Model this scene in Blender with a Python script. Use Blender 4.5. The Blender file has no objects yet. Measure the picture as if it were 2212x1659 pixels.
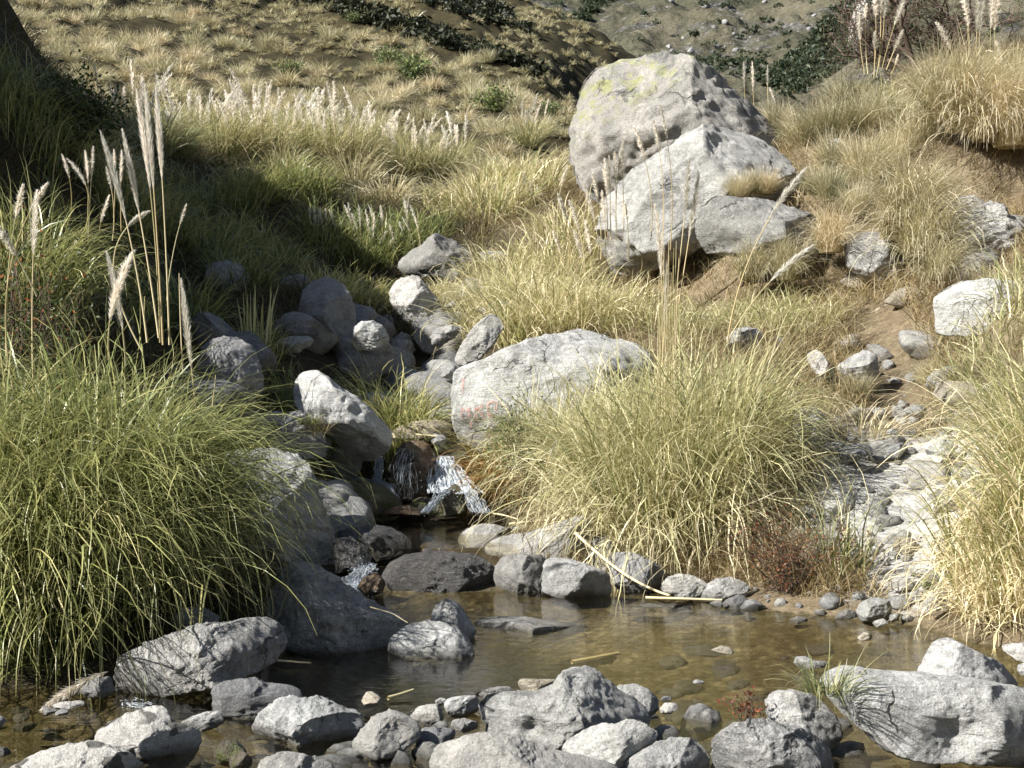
import bpy, bmesh, math, random
import numpy as np
from mathutils import Vector
R_ = math.radians
scene = bpy.context.scene
COL = scene.collection

# ---------------------------------------------------------------- camera, light, exposure
CZ, F = 1.4, 3039.0                      # eye height above the pool, focal length in reading-grid units (photo read at 2212 x 1659)
cd = bpy.data.cameras.new('camera'); cam = bpy.data.objects.new('camera', cd); COL.objects.link(cam)
cam.location = (0, 0, CZ); cam.rotation_euler = (R_(90), 0, 0)
cd.sensor_fit = 'HORIZONTAL'; cd.angle = 2*math.atan(1106.0/F); cd.clip_start = 0.1; cd.clip_end = 3000
scene.camera = cam
SUN = Vector((-0.69, -0.37, 0.61)).normalized()     # towards the sun
w = bpy.data.worlds.new('World'); scene.world = w; w.use_nodes = True
nt = w.node_tree; bg = nt.nodes['Background']
sky = nt.nodes.new('ShaderNodeTexSky'); sky.sky_type = 'NISHITA'; sky.sun_disc = False
sky.sun_elevation = math.asin(SUN.z); sky.sun_rotation = math.atan2(SUN.x, SUN.y)
nt.links.new(sky.outputs[0], bg.inputs[0]); bg.inputs[1].default_value = 0.05
sl = bpy.data.lights.new('sun', 'SUN'); sl.energy = 5.0; sl.angle = R_(0.5); sl.color = (1.0, 0.97, 0.91)
so = bpy.data.objects.new('sun', sl); COL.objects.link(so); so.rotation_euler = SUN.to_track_quat('Z', 'Y').to_euler()
scene.view_settings.view_transform = 'Standard'; scene.view_settings.look = 'None'
scene.view_settings.exposure = 1.1; scene.view_settings.gamma = 1.0
scene.cycles.max_bounces = 8; scene.cycles.transparent_max_bounces = 16
scene.cycles.caustics_reflective = False; scene.cycles.caustics_refractive = False

# ---------------------------------------------------------------- helpers
def tag(o, label=None, cat=None, group=None, kind=None):
    if label: o['label'] = label
    if cat: o['category'] = cat
    if group: o['group'] = group
    if kind or cat: o['kind'] = kind or 'thing'
    return o

def P3(px, py, Y):
    return np.array([(px-1106.0)/F*Y, Y, CZ+(829.5-py)/F*Y])

def T(c, r, s):                          # outline read in an enlarged view of one ninth of the photo
    a = np.array([[float(v) for v in q.split(',')] for q in s.split()])
    return np.stack([c*737.333+a[:, 0]/3, r*553.0+a[:, 1]/3], 1)
def Q(s):
    return np.array([[float(v) for v in q.split(',')] for q in s.split()])

def hash3(ix, iy, iz, seed):
    h = (ix.astype(np.int64)*374761393 + iy.astype(np.int64)*668265263 + iz.astype(np.int64)*2147483647 + seed*1274126177) & 0xffffffff
    h = ((h ^ (h >> 13))*1274126177) & 0xffffffff
    h = ((h ^ (h >> 16))*2246822519) & 0xffffffff
    return ((h ^ (h >> 15)) & 0xffff)/32767.5-1.0
def vnoise(p, seed=0):
    i = np.floor(p).astype(np.int64); f = p-i; f = f*f*f*(f*(f*6-15)+10)
    x, y, z = i[:, 0], i[:, 1], i[:, 2]; out = 0
    for dx in (0, 1):
        wx = f[:, 0] if dx else 1-f[:, 0]
        for dy in (0, 1):
            wy = f[:, 1] if dy else 1-f[:, 1]
            for dz in (0, 1):
                wz = f[:, 2] if dz else 1-f[:, 2]
                out = out+wx*wy*wz*hash3(x+dx, y+dy, z+dz, seed)
    return out
def fbm(p, oct=4, seed=0, gain=.5):
    s = 0; a = 1.0; q = p.copy()
    for k in range(oct):
        s = s+a*vnoise(q, seed+k*17); q = q*2.03+3.7; a *= gain
    return s

def mesh_np(name, V, Fq, attrs=None, smooth=True):
    """V (n,3); Fq (m,k) with one face size"""
    me = bpy.data.meshes.new(name)
    V = np.asarray(V, np.float32); Fq = np.asarray(Fq, np.int32)
    m, k = Fq.shape
    me.vertices.add(len(V)); me.vertices.foreach_set('co', V.ravel())
    me.loops.add(m*k); me.loops.foreach_set('vertex_index', Fq.ravel())
    me.polygons.add(m); me.polygons.foreach_set('loop_start', np.arange(0, m*k, k, dtype=np.int32))
    me.polygons.foreach_set('use_smooth', np.full(m, smooth, dtype=bool))
    for an, av in (attrs or {}).items():
        at = me.attributes.new(an, 'FLOAT', 'POINT'); at.data.foreach_set('value', np.asarray(av, np.float32))
    me.update(calc_edges=True)
    return me
def obj(name, me, mat=None, parent=None, loc=None):
    o = bpy.data.objects.new(name, me); COL.objects.link(o)
    if mat and not me.materials: me.materials.append(mat)
    if parent: o.parent = parent
    if loc is not None: o.location = loc
    return o
def empty(name, loc):
    o = bpy.data.objects.new(name, None); COL.objects.link(o); o.location = loc; o.empty_display_size = .1
    return o

# ---------------------------------------------------------------- materials
def new_mat(name):
    m = bpy.data.materials.new(name); m.use_nodes = True
    n = m.node_tree; n.nodes.clear()
    out = n.nodes.new('ShaderNodeOutputMaterial')
    return m, n, out
def N(n, t, **kw):
    x = n.nodes.new(t)
    for k, v in kw.items(): setattr(x, k, v)
    return x
def noise(n, vec, scale, detail=6, rough=.6, dist=0):
    x = N(n, 'ShaderNodeTexNoise'); x.inputs['Scale'].default_value = scale; x.inputs['Detail'].default_value = detail
    x.inputs['Roughness'].default_value = rough; x.inputs['Distortion'].default_value = dist
    n.links.new(vec, x.inputs['Vector']); return x.outputs['Fac']
def ramp(n, fac, stops, interp='LINEAR'):
    x = N(n, 'ShaderNodeValToRGB'); cr = x.color_ramp; cr.interpolation = interp
    while len(cr.elements) < len(stops): cr.elements.new(.5)
    for e, (p, c) in zip(cr.elements, stops):
        e.position = p; e.color = (*c, 1) if len(c) == 3 else c
    n.links.new(fac, x.inputs[0]); return x.outputs[0]
def g3(v): return (v, v, v)
def mix(n, fac, a, b, mode='MIX'):
    x = N(n, 'ShaderNodeMix', data_type='RGBA', blend_type=mode)
    if isinstance(fac, (int, float)): x.inputs[0].default_value = fac
    else: n.links.new(fac, x.inputs[0])
    for s, v in ((6, a), (7, b)):
        if isinstance(v, tuple): x.inputs[s].default_value = (*v, 1)
        else: n.links.new(v, x.inputs[s])
    return x.outputs[2]
def mth(n, op, a, b=None, c=None, clamp=False):
    x = N(n, 'ShaderNodeMath', operation=op); x.use_clamp = clamp
    for i, v in enumerate((a, b, c)):
        if v is None: continue
        if isinstance(v, (int, float)): x.inputs[i].default_value = v
        else: n.links.new(v, x.inputs[i])
    return x.outputs[0]
def mapping(n, vec, rot=(0, 0, 0), scale=(1, 1, 1), loc=(0, 0, 0)):
    x = N(n, 'ShaderNodeMapping'); x.inputs['Rotation'].default_value = rot; x.inputs['Scale'].default_value = scale
    x.inputs['Location'].default_value = loc; n.links.new(vec, x.inputs['Vector']); return x.outputs[0]
def bump(n, h, strength, dist, prev=None):
    x = N(n, 'ShaderNodeBump'); x.inputs['Strength'].default_value = strength; x.inputs['Distance'].default_value = dist
    n.links.new(h, x.inputs['Height'])
    if prev is not None: n.links.new(prev, x.inputs['Normal'])
    return x.outputs[0]

def rock_mat(name, dark=(.07, .073, .075), mid=(.235, .235, .23), light=(.47, .465, .45), strata=.5, rot=(0.3, 0.4, 0), rough=.85,
             size=1.0, moss=None, spots=None, lichen=None, wet=True, cracks=0.0):
    m, n, out = new_mat(name)
    tc = N(n, 'ShaderNodeTexCoord'); oi = N(n, 'ShaderNodeObjectInfo'); geo = N(n, 'ShaderNodeNewGeometry')
    ofs = N(n, 'ShaderNodeVectorMath', operation='SCALE'); n.links.new(oi.outputs['Location'], ofs.inputs[0]); ofs.inputs['Scale'].default_value = 1.37
    add = N(n, 'ShaderNodeVectorMath', operation='ADD'); n.links.new(tc.outputs['Object'], add.inputs[0]); n.links.new(ofs.outputs[0], add.inputs[1])
    v = add.outputs[0]
    vs = mapping(n, v, rot, (3/size, 3/size, 34/size))
    st = noise(n, vs, 1.0, 7, .65, .35)                     # bedding of the gneiss
    big = noise(n, v, 3.0/size, 6, .6, .4)
    fine = noise(n, v, 42, 5, .7); grain = noise(n, v, 130, 2, .6)
    t = mth(n, 'ADD', mth(n, 'MULTIPLY', big, .55), mth(n, 'MULTIPLY', fine, .45))
    t = mth(n, 'ADD', mth(n, 'MULTIPLY', t, 1-.5*strata), mth(n, 'MULTIPLY', st, .5*strata))
    base = ramp(n, t, [(.30, dark), (.43, mid), (.54, tuple(.5*(a+b) for a, b in zip(mid, light))), (.62, light)])
    base = mix(n, mth(n, 'MULTIPLY', ramp(n, grain, [(.5, g3(0)), (.66, g3(1))]), .55), base, tuple(c*1.25 for c in light))
    base = mix(n, mth(n, 'MULTIPLY', ramp(n, fine, [(.30, g3(1)), (.42, g3(0))]), .65), base, dark)
    blo = mth(n, 'MULTIPLY', ramp(n, noise(n, v, 6.5/size, 9, .78, .3), [(.51, g3(0)), (.56, g3(1))]), .5)
    base = mix(n, blo, base, tuple(.55*a+.45*b for a, b in zip(dark, mid)))
    pal = mth(n, 'MULTIPLY', ramp(n, noise(n, mapping(n, v, loc=(7, 3, 1)), 8/size, 9, .8, .2), [(.54, g3(0)), (.59, g3(1))]), .45)
    base = mix(n, pal, base, tuple(min(.8, c*1.35) for c in light))
    # brightness and tint differ from stone to stone
    base = mix(n, mth(n, 'MULTIPLY', mth(n, 'FRACT', mth(n, 'MULTIPLY', oi.outputs['Random'], 7.31)), .32), base, mix(n, 1.0, base, (1.06, .94, .78), 'MULTIPLY'))
    val = mth(n, 'MULTIPLY_ADD', oi.outputs['Random'], .45, .86)
    hsv = N(n, 'ShaderNodeHueSaturation'); n.links.new(base, hsv.inputs['Color']); n.links.new(val, hsv.inputs['Value']); base = hsv.outputs[0]
    ru = None
    if spots:
        vo = N(n, 'ShaderNodeTexVoronoi', feature='F1'); vo.inputs['Scale'].default_value = 9.5; vo.inputs['Randomness'].default_value = 1
        wv = N(n, 'ShaderNodeVectorMath', operation='ADD'); nn = N(n, 'ShaderNodeTexNoise'); nn.inputs['Scale'].default_value = 20; n.links.new(v, nn.inputs['Vector'])
        sc = N(n, 'ShaderNodeVectorMath', operation='SCALE'); sc.inputs['Scale'].default_value = .07; n.links.new(nn.outputs['Color'], sc.inputs[0])
        n.links.new(v, wv.inputs[0]); n.links.new(sc.outputs[0], wv.inputs[1]); n.links.new(wv.outputs[0], vo.inputs['Vector'])
        k = mth(n, 'MULTIPLY', ramp(n, vo.outputs['Distance'], [(.34, g3(1)), (.40, g3(0))]), ramp(n, noise(n, v, 5, 2), [(.40, g3(0)), (.46, g3(1))]))
        base = mix(n, mth(n, 'MULTIPLY', k, .85), base, spots)
    if lichen:
        z = N(n, 'ShaderNodeSeparateXYZ'); n.links.new(tc.outputs['Object'], z.inputs[0])
        k = mth(n, 'MULTIPLY', ramp(n, noise(n, v, 4.2, 8, .75), [(.50, g3(0)), (.57, g3(1))]), ramp(n, mth(n, 'ADD', z.outputs[2], mth(n, 'MULTIPLY', z.outputs[0], -.5)), [(.45, g3(0)), (.9, g3(1))]))
        base = mix(n, mth(n, 'MULTIPLY', k, .75), base, lichen)
        k2 = mth(n, 'MULTIPLY', ramp(n, noise(n, mapping(n, v, (0, 0, 0), (2.6, 2.6, .9)), 1.2, 6, .7, .6), [(.52, g3(0)), (.6, g3(1))]), ramp(n, mth(n, 'ADD', z.outputs[2], mth(n, 'MULTIPLY', z.outputs[0], .5)), [(.55, g3(0)), (.95, g3(1))]))
        base = mix(n, mth(n, 'MULTIPLY', k2, .7), base, (.09, .10, .10))
    if moss:
        k = ramp(n, noise(n, v, 9, 6, .7), [(.46, g3(0)), (.56, g3(1))])
        base = mix(n, mth(n, 'MULTIPLY', k, .8), base, moss)
    h = mth(n, 'ADD', mth(n, 'MULTIPLY', st, strata), mth(n, 'MULTIPLY', fine, .6))
    nm = bump(n, h, 1.0, .03*size)
    nm = bump(n, noise(n, v, 13/size, 7, .78), .8, .045*size, nm)
    nm = bump(n, grain, .5, .006, nm)
    if cracks:
        vo = N(n, 'ShaderNodeTexVoronoi', feature='DISTANCE_TO_EDGE'); vo.inputs['Scale'].default_value = cracks
        nn = N(n, 'ShaderNodeTexNoise'); nn.inputs['Scale'].default_value = 2.5; nn.inputs['Detail'].default_value = 5; n.links.new(v, nn.inputs['Vector'])
        sc = N(n, 'ShaderNodeVectorMath', operation='SCALE'); sc.inputs['Scale'].default_value = .9; n.links.new(nn.outputs['Color'], sc.inputs[0])
        wv = N(n, 'ShaderNodeVectorMath', operation='ADD'); n.links.new(mapping(n, v, (.2, .5, 0), (1, 1, 1.6)), wv.inputs[0]); n.links.new(sc.outputs[0], wv.inputs[1]); n.links.new(wv.outputs[0], vo.inputs['Vector'])
        c = ramp(n, mth(n, 'ADD', vo.outputs['Distance'], mth(n, 'MULTIPLY', ramp(n, big, [(.42, g3(0)), (.55, g3(1))]), .05)), [(0, g3(0)), (.016, g3(1))])
        base = mix(n, mth(n, 'MULTIPLY', mth(n, 'SUBTRACT', 1, c), .45), base, tuple(d*.6 for d in dark))
        nm = bump(n, c, .9, .05, nm)
    p = N(n, 'ShaderNodeBsdfPrincipled'); p.inputs['Roughness'].default_value = rough; p.inputs['Specular IOR Level'].default_value = .3 if rough > .5 else .6
    if wet:                                                 # stones standing in the pool are wet up to a hand above the water
        z = N(n, 'ShaderNodeSeparateXYZ'); n.links.new(geo.outputs['Position'], z.inputs[0])
        k = ramp(n, mth(n, 'ADD', z.outputs[2], mth(n, 'MULTIPLY', big, .05)), [(.03, g3(1)), (.075, g3(0))])
        base = mix(n, mth(n, 'MULTIPLY', k, .75), base, (.06, .055, .04))
        ru = mth(n, 'SUBTRACT', rough, mth(n, 'MULTIPLY', k, .55)); n.links.new(ru, p.inputs['Roughness'])
    n.links.new(base, p.inputs['Base Color']); n.links.new(nm, p.inputs['Normal']); n.links.new(p.outputs[0], out.inputs[0])
    return m

RM = {
 'g': rock_mat('grey_gneiss', cracks=1.3),
 'l': rock_mat('pale_gneiss', dark=(.10, .10, .098), mid=(.32, .318, .307), light=(.53, .535, .52), strata=.7, rot=(.5, -.5, .2), cracks=1.1),
 's': rock_mat('spotted_pale_rock', dark=(.17, .168, .16), mid=(.34, .335, .32), light=(.47, .46, .44), strata=.25, spots=(.085, .08, .07)),
 'f': rock_mat('smooth_grey_rock', dark=(.11, .11, .11), mid=(.235, .235, .23), light=(.36, .357, .345), strata=.3),
 'w': rock_mat('wet_dark_rock', dark=(.016, .016, .017), mid=(.045, .042, .04), light=(.10, .095, .09), rough=.3, wet=False),
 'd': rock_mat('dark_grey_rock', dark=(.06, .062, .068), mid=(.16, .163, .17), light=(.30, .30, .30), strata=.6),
 'm': rock_mat('mossy_wet_rock', dark=(.02, .017, .012), mid=(.06, .05, .035), light=(.13, .11, .08), rough=.35, moss=(.075, .085, .012), wet=False),
 'r': rock_mat('wet_brown_rock', dark=(.02, .013, .008), mid=(.07, .045, .025), light=(.20, .15, .10), rough=.16, wet=False),
 'y': rock_mat('lichen_boulder', dark=(.10, .10, .10), mid=(.25, .245, .235), light=(.43, .42, .395), strata=.3, size=2.6, lichen=(.43, .44, .17), wet=False, cracks=.55),
 'b': rock_mat('big_boulder_rock', dark=(.10, .10, .10), mid=(.26, .257, .245), light=(.45, .44, .41), strata=.45, size=1.8, rot=(.2, -.35, 0), wet=False, cracks=.7),
 'o': rock_mat('ochre_rock', dark=(.12, .10, .07), mid=(.32, .28, .21), light=(.52, .48, .40), strata=.9, rot=(.2, -.5, 0), wet=False),
}

# ---------------------------------------------------------------- rocks: outline, distance, thickness
_ico = {}
def ico(sub):
    if sub not in _ico:
        bm = bmesh.new(); bmesh.ops.create_icosphere(bm, subdivisions=sub, radius=1)
        v = np.array([q.co[:] for q in bm.verts]); f = np.array([[q.index for q in t.verts] for t in bm.faces]); bm.free()
        _ico[sub] = (v, f)
    return _ico[sub]
TERRAIN_PTS = []
def radial(poly, n=720):
    x0, z0 = poly[:, 0], poly[:, 1]; x1, z1 = np.roll(x0, -1), np.roll(z0, -1)
    cr = x0*z1-x1*z0; A = cr.sum()/2
    c = np.array([((x0+x1)*cr).sum()/(6*A), ((z0+z1)*cr).sum()/(6*A)])
    th = np.linspace(-np.pi, np.pi, n, endpoint=False); Rr = np.zeros(n)
    a = poly-c; b = np.roll(a, -1, axis=0)-a
    for i, t in enumerate(th):
        d = np.array([math.cos(t), math.sin(t)])
        den = d[0]*b[:, 1]-d[1]*b[:, 0]
        with np.errstate(divide='ignore', invalid='ignore'):
            s = (a[:, 0]*b[:, 1]-a[:, 1]*b[:, 0])/den
            k = (a[:, 0]*d[1]-a[:, 1]*d[0])/den
        ok = (np.abs(den) > 1e-12) & (s > 0) & (k >= -1e-9) & (k <= 1+1e-9)
        Rr[i] = s[ok].max() if ok.any() else 0
    ker = np.exp(-.5*(np.arange(-6, 7)/2.6)**2); ker /= ker.sum()
    Rr = np.convolve(np.concatenate([Rr[-6:], Rr, Rr[:6]]), ker, 'valid')
    return c, th, Rr

def rock(label, pts, Y, mat='g', name='boulder', D=1.0, sub=None, cuts=(), ncut=9, seed=None, amp=1.0, e=.85, ground=True, strat=None, group=None, cat=None, cutf=(.5, .84), holes=()):
    seed = seed if seed is not None else abs(hash((len(label), round(float(pts[0][0])), round(float(pts[0][1]))))) % 9973
    rng = np.random.default_rng(seed)
    poly = np.stack([(pts[:, 0]-1106)/F*Y, CZ+(829.5-pts[:, 1])/F*Y], 1)
    span = np.ptp(pts, axis=0)
    if sub is None: sub = 6 if span.max() > 260 else (5 if span.max() > 70 else 4)
    c, th, Rr = radial(poly)
    hw, hh = np.ptp(poly, axis=0)/2
    dp = D*(.7*min(hw, hh)+.2*max(hw, hh))
    d, f = ico(sub)
    t = np.arctan2(d[:, 2], d[:, 0]); s = np.sqrt(d[:, 0]**2+d[:, 2]**2)
    rr = np.interp(t, np.append(th, np.pi), np.append(Rr, Rr[0]))*s**e
    V = np.stack([np.cos(t)*rr, np.sign(d[:, 1])*np.abs(d[:, 1])**e*dp, np.sin(t)*rr], 1)
    pl = [(np.array(q[:3], float), q[3]) for q in cuts]
    for k in range(ncut+3):
        nv = rng.normal(size=3); nv[1] = -abs(nv[1])-.35 if k < ncut*.75+2 else abs(nv[1])+.4
        if k % 2: nv[2] = abs(nv[2])*.8
        pl.append((nv, rng.uniform(*cutf)))
    sc = np.array([hw, dp, hh])
    for nv, fr in pl:
        nn = nv/np.linalg.norm(nv); 
        h = V@nn; H = fr*h.max(); ov = np.maximum(0, h-H)
        V = V-nn*(ov*.985)[:, None]
    L = (hw+hh)
    # the cuts eat into the outline: stretch it back to the outline that was read
    ta = np.arctan2(V[:, 2], V[:, 0]); ra = np.hypot(V[:, 0], V[:, 2]); nbin = 120 if sub >= 5 else 48
    bi = ((ta+np.pi)/(2*np.pi)*nbin).astype(int) % nbin; mx = np.zeros(nbin); np.maximum.at(mx, bi, ra)
    ctrs = -np.pi+(np.arange(nbin)+.5)*2*np.pi/nbin; want = np.interp(ctrs, th, Rr, period=2*np.pi); rat = np.clip(want/np.maximum(mx, 1e-6), .8, 1.8)
    kk = np.exp(-.5*(np.arange(-4, 5)/1.6)**2); kk /= kk.sum(); rat = np.convolve(np.concatenate([rat[-4:], rat, rat[:4]]), kk, 'valid'); f2 = np.interp(ta, ctrs, rat, period=2*np.pi)
    V = np.stack([V[:, 0]*f2, V[:, 1], V[:, 2]*f2], 1)
    dn = V/np.maximum(1e-6, np.linalg.norm(V, axis=1))[:, None]
    q = V/L
    a1 = .032*L*amp*fbm(q*2.4+seed, 4, seed)
    rid = 1-np.abs(fbm(q*4.5+seed, 4, seed+5))
    a2 = .036*L*amp*(rid-.6)
    sr = np.array(strat if strat is not None else (rng.normal()*.25, rng.normal()*.25, 1.0)); sr /= np.linalg.norm(sr)
    al = (V@sr)
    lay = vnoise(np.stack([al/L*26, q[:, 0]*3, q[:, 1]*3], 1)+seed, seed+9)
    a3 = .010*L*amp*lay
    a4 = .013*L*amp*fbm(q*18, 4, seed+3, .6)
    fade = 1.0 if True else 0
    V = V+dn*(a1+a2)[:, None]*np.array([.4, 1.0, .4])+dn*(a3+a4)[:, None]
    for hx, hz, hr, hd in holes:                            # hollows given on the front of the stone, in reading-grid units
        ctr = np.array([(hx-1106)/F*Y-c[0], 0, CZ+(829.5-hz)/F*Y-c[1]]); r = hr/F*Y
        dd = np.sqrt((V[:, 0]-ctr[0])**2+(V[:, 2]-ctr[2])**2)/r
        V[:, 1] += np.where(V[:, 1] < 0, 1, 0)*hd/F*Y*np.exp(-dd**2*1.4)
    me = mesh_np(name, V, f)
    o = obj(name, me, RM[mat], loc=(c[0], Y, c[1]))
    tag(o, label, cat or name, group)
    if ground and Y > 8.6 and c[1]-hh > .03: TERRAIN_PTS.append((c[0], Y+.1*dp, c[1]-(.5 if Y < 14 else 1.0)*hh))
    return o
# ---------------------------------------------------------------- the rocks, near to far
SH = (-.45, -.75, .5)       # a face turned to the sun
# -- front row
rock('long grey boulder at the left bank, left half sunlit and right half in shade', T(0, 2, '705,960 760,920 1000,830 1250,745 1480,715 1560,705 1700,710 1790,740 1850,830 1830,900 1780,980 1600,1060 1350,1140 1100,1180 780,1195 705,1170 690,1050'), 6.35, 'g', cuts=((-.55, -.72, .42, .62), (.62, -.78, -.05, .55)), ncut=6, D=1.1, strat=(.1, .3, 1))
rock('small dark stone wedged under the left end of the long grey boulder', T(0, 2, '490,1165 560,1110 640,1070 720,1060 740,1180 640,1200 530,1195'), 6.2, 'd', 'stone')
rock('dark angular rock between the long boulder and the white striped rock', T(0, 2, '1365,1130 1440,1095 1600,1070 1660,1080 1720,1110 1850,1120 1960,1150 1990,1190 1950,1280 1700,1340 1550,1350 1380,1300'), 5.95, 'd', cuts=((-.8, -.5, .2, .75), (.25, -.95, 0, .5), (0, -.4, .9, .7)), ncut=4)
rock('flat pale rock with dark lichen spots cut by the lower left frame edge', T(0, 2, '40,1680 200,1580 350,1540 500,1515 620,1505 720,1530 800,1570 880,1660 900,1850 60,1850'), 5.0, 's', cuts=((-.1, -.5, .85, .6),), ncut=3, D=1.2)
rock('pale rock with dark lichen spots on its sloping top, second from the left corner', T(0, 2, '625,1430 660,1385 760,1340 900,1290 990,1275 1050,1310 1100,1370 1180,1405 1260,1440 1270,1520 1240,1640 1150,1700 1000,1720 850,1650 720,1580 630,1510'), 5.3, 's', cuts=((-.2, -.62, .75, .55), (.5, -.8, -.3, .55), (0, -.9, -.35, .6)), ncut=3, D=1.1, seed=77)
rock('small flat grey rock in the water between spotted rock and dark rock', T(0, 2, '1130,1385 1230,1340 1340,1300 1450,1285 1500,1310 1490,1345 1400,1400 1300,1420 1200,1415'), 5.7, 'l', 'stone', D=1.6)
rock('white striped rock with a shaded right face in the front row', T(0, 2, '1595,1430 1640,1350 1720,1260 1780,1210 1850,1185 1920,1195 1940,1210 2060,1205 2150,1245 2230,1270 2330,1310 2390,1390 2370,1440 2290,1490 2100,1545 1900,1545 1750,1530 1640,1500'), 5.55, 'l', cuts=((-.5, -.8, .35, .6), (.5, -.85, -.2, .6), (.1, -.5, .85, .75)), ncut=4, D=1.0, strat=(.8, .1, .6))
rock('rounded grey rock cut by the bottom frame edge below the white striped rock', T(0, 2, '1640,1700 1690,1600 1760,1560 1850,1540 1980,1555 2080,1600 2190,1640 2230,1720 2200,1820 1660,1820'), 4.95, 'f', ncut=4)
rock('tilted oval grey stone with a shaded hollow in its face', T(1, 2, '60,1510 100,1450 180,1370 230,1320 300,1295 370,1305 430,1330 490,1370 515,1420 500,1470 430,1530 350,1580 230,1610 130,1590 70,1550'), 5.3, 'f', 'rock', cuts=((.55, -.8, .0, .5), (-.6, -.6, -.3, .75)), ncut=3, D=1.1, holes=((850, 1582, 34, 14),))
rock('blocky pale stone left of the two-lobed boulder', T(1, 2, '425,1310 480,1275 560,1250 640,1245 670,1290 660,1350 610,1395 520,1390 460,1350'), 5.8, 'l', 'rock', ncut=10, cutf=(.5, .8))
rock('cracked pale block touching the left lobe of the two-lobed boulder', T(1, 2, '660,1250 690,1215 780,1190 880,1185 895,1240 890,1300 800,1340 700,1320'), 5.95, 'l', 'rock', ncut=10, cutf=(.5, .8))
rock('tiny pale stone behind the two pale blocks', T(1, 2, '600,1230 640,1205 690,1210 680,1250 620,1255'), 6.05, 'l', 'stone')
rock('small rough stone under the cracked pale block', T(1, 2, '690,1370 720,1345 800,1340 880,1360 880,1410 800,1430 720,1400'), 5.6, 'g', 'stone')
rock('low dark stone behind the tilted oval stone', T(1, 2, '480,1470 520,1410 600,1400 720,1420 745,1440 720,1490 640,1530 560,1570 480,1550'), 5.4, 'd', 'rock', ncut=6)
rock('flat dark slab at the water edge left of the peaked boulder', T(1, 2, '850,1185 960,1140 1080,1130 1130,1160 1060,1200 900,1210'), 6.1, 'g', 'stone', D=1.5)
rock('two-lobed pale boulder with a pitted peak in the middle of the front row', T(1, 2, '890,1230 905,1190 980,1180 1060,1190 1150,1185 1250,1200 1340,1160 1380,1130 1400,1090 1440,1050 1520,1035 1610,1033 1680,1050 1720,1100 1790,1160 1870,1230 1960,1270 2020,1320 2050,1380 2020,1450 1850,1500 1650,1540 1430,1600 1300,1580 1180,1540 1000,1480 920,1430 895,1330'), 5.45, 'l', cuts=((-.55, -.7, .45, .78), (.75, -.6, .3, .66), (0, -.95, -.3, .75)), ncut=4, D=1.05, holes=((1152, 1566, 26, 30), (1245, 1464, 11, 7), (1200, 1530, 22, 12)), seed=31)
rock('broad fine-grained slab along the bottom frame edge', T(1, 2, '540,1760 580,1620 620,1540 740,1490 870,1430 960,1415 1080,1440 1180,1490 1300,1530 1450,1570 1620,1610 1800,1640 1880,1760'), 4.9, 'f', cuts=((-.2, -.65, .72, .6),), ncut=3, D=1.0)
rock('oblong finely banded rock in front of the peaked boulder', T(1, 2, '1420,1560 1460,1510 1580,1440 1680,1395 1800,1375 1850,1345 1950,1350 2030,1400 2070,1440 2000,1520 1900,1580 1800,1660 1650,1640 1500,1600'), 5.08, 'l', 'rock', cuts=((-.4, -.7, .6, .62), (.6, -.75, -.2, .6)), ncut=5, strat=(-.35, .2, .9))
rock('rounded grey rock right of the banded one at the bottom frame edge', T(1, 2, '1800,1760 1850,1630 1950,1560 2050,1500 2150,1470 2270,1480 2360,1545 2400,1600 2390,1760'), 5.0, 'f', cuts=((.7, -.65, 0, .6),), ncut=4)
rock('brick-shaped slab lying behind the peaked boulder', T(1, 2, '1135,1110 1160,1080 1300,1085 1410,1090 1390,1130 1300,1180 1240,1200 1180,1180'), 6.05, 'o', 'rock', ncut=6)
rock('white veined rock tucked behind the right shoulder of the peaked boulder', T(1, 2, '1740,1180 1800,1125 1920,1120 1990,1150 2050,1200 2060,1290 2000,1330 1880,1260'), 5.8, 'l', 'rock', ncut=8)
rock('small white stone alone in the water right of the veined rock', T(1, 2, '2060,1280 2100,1240 2180,1235 2180,1270 2130,1310 2070,1310'), 5.75, 'l', 'stone')
rock('pebble just behind the small white stone', T(1, 2, '2065,1215 2090,1190 2140,1195 2145,1225 2090,1232'), 6.1, 'g', 'stone')
rock('little pointed stone standing in shallow water by a dry stem', T(1, 2, '125,1240 150,1180 190,1165 250,1200 270,1240 200,1265 140,1260'), 6.0, 'o', 'stone')
rock('large white boulder with an undercut shaded hollow in the right corner', T(2, 2, '880,1130 1000,1060 1100,1030 1300,1040 1600,1050 1800,1075 2000,1095 2150,1130 2260,1150 2380,1250 2420,1450 2380,1640 2100,1650 1900,1620 1600,1620 1400,1590 1280,1540 1200,1450 1130,1380 1050,1330 980,1230'), 5.2, 'l', cuts=((-.1, -.35, .93, .72), (-.35, -.92, .1, .66), (.15, -.85, -.5, .72)), ncut=2, D=1.0, holes=((2050, 1585, 62, 34), (2095, 1545, 30, 16)), strat=(.15, .2, 1), seed=12, amp=.6)
rock('grey boulder with a grass tuft on top left of the large corner boulder', T(2, 2, '540,1230 600,1180 700,1160 850,1190 900,1230 1000,1320 1030,1400 1030,1480 980,1560 800,1540 650,1480 560,1380'), 5.3, 'g', cuts=((-.5, -.7, .45, .65), (.6, -.75, .1, .6)), ncut=5)
rock('blocky pale boulder at the bottom edge in front of the tufted one', T(2, 2, '190,1470 230,1400 330,1345 480,1325 560,1360 680,1400 780,1420 880,1480 980,1560 1030,1640 1050,1780 160,1780 195,1600 205,1540'), 5.02, 'g', cuts=((-.35, -.8, .5, .62), (.3, -.9, .1, .7), (0, -.5, .85, .75)), ncut=5, D=1.1, seed=5)
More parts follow.
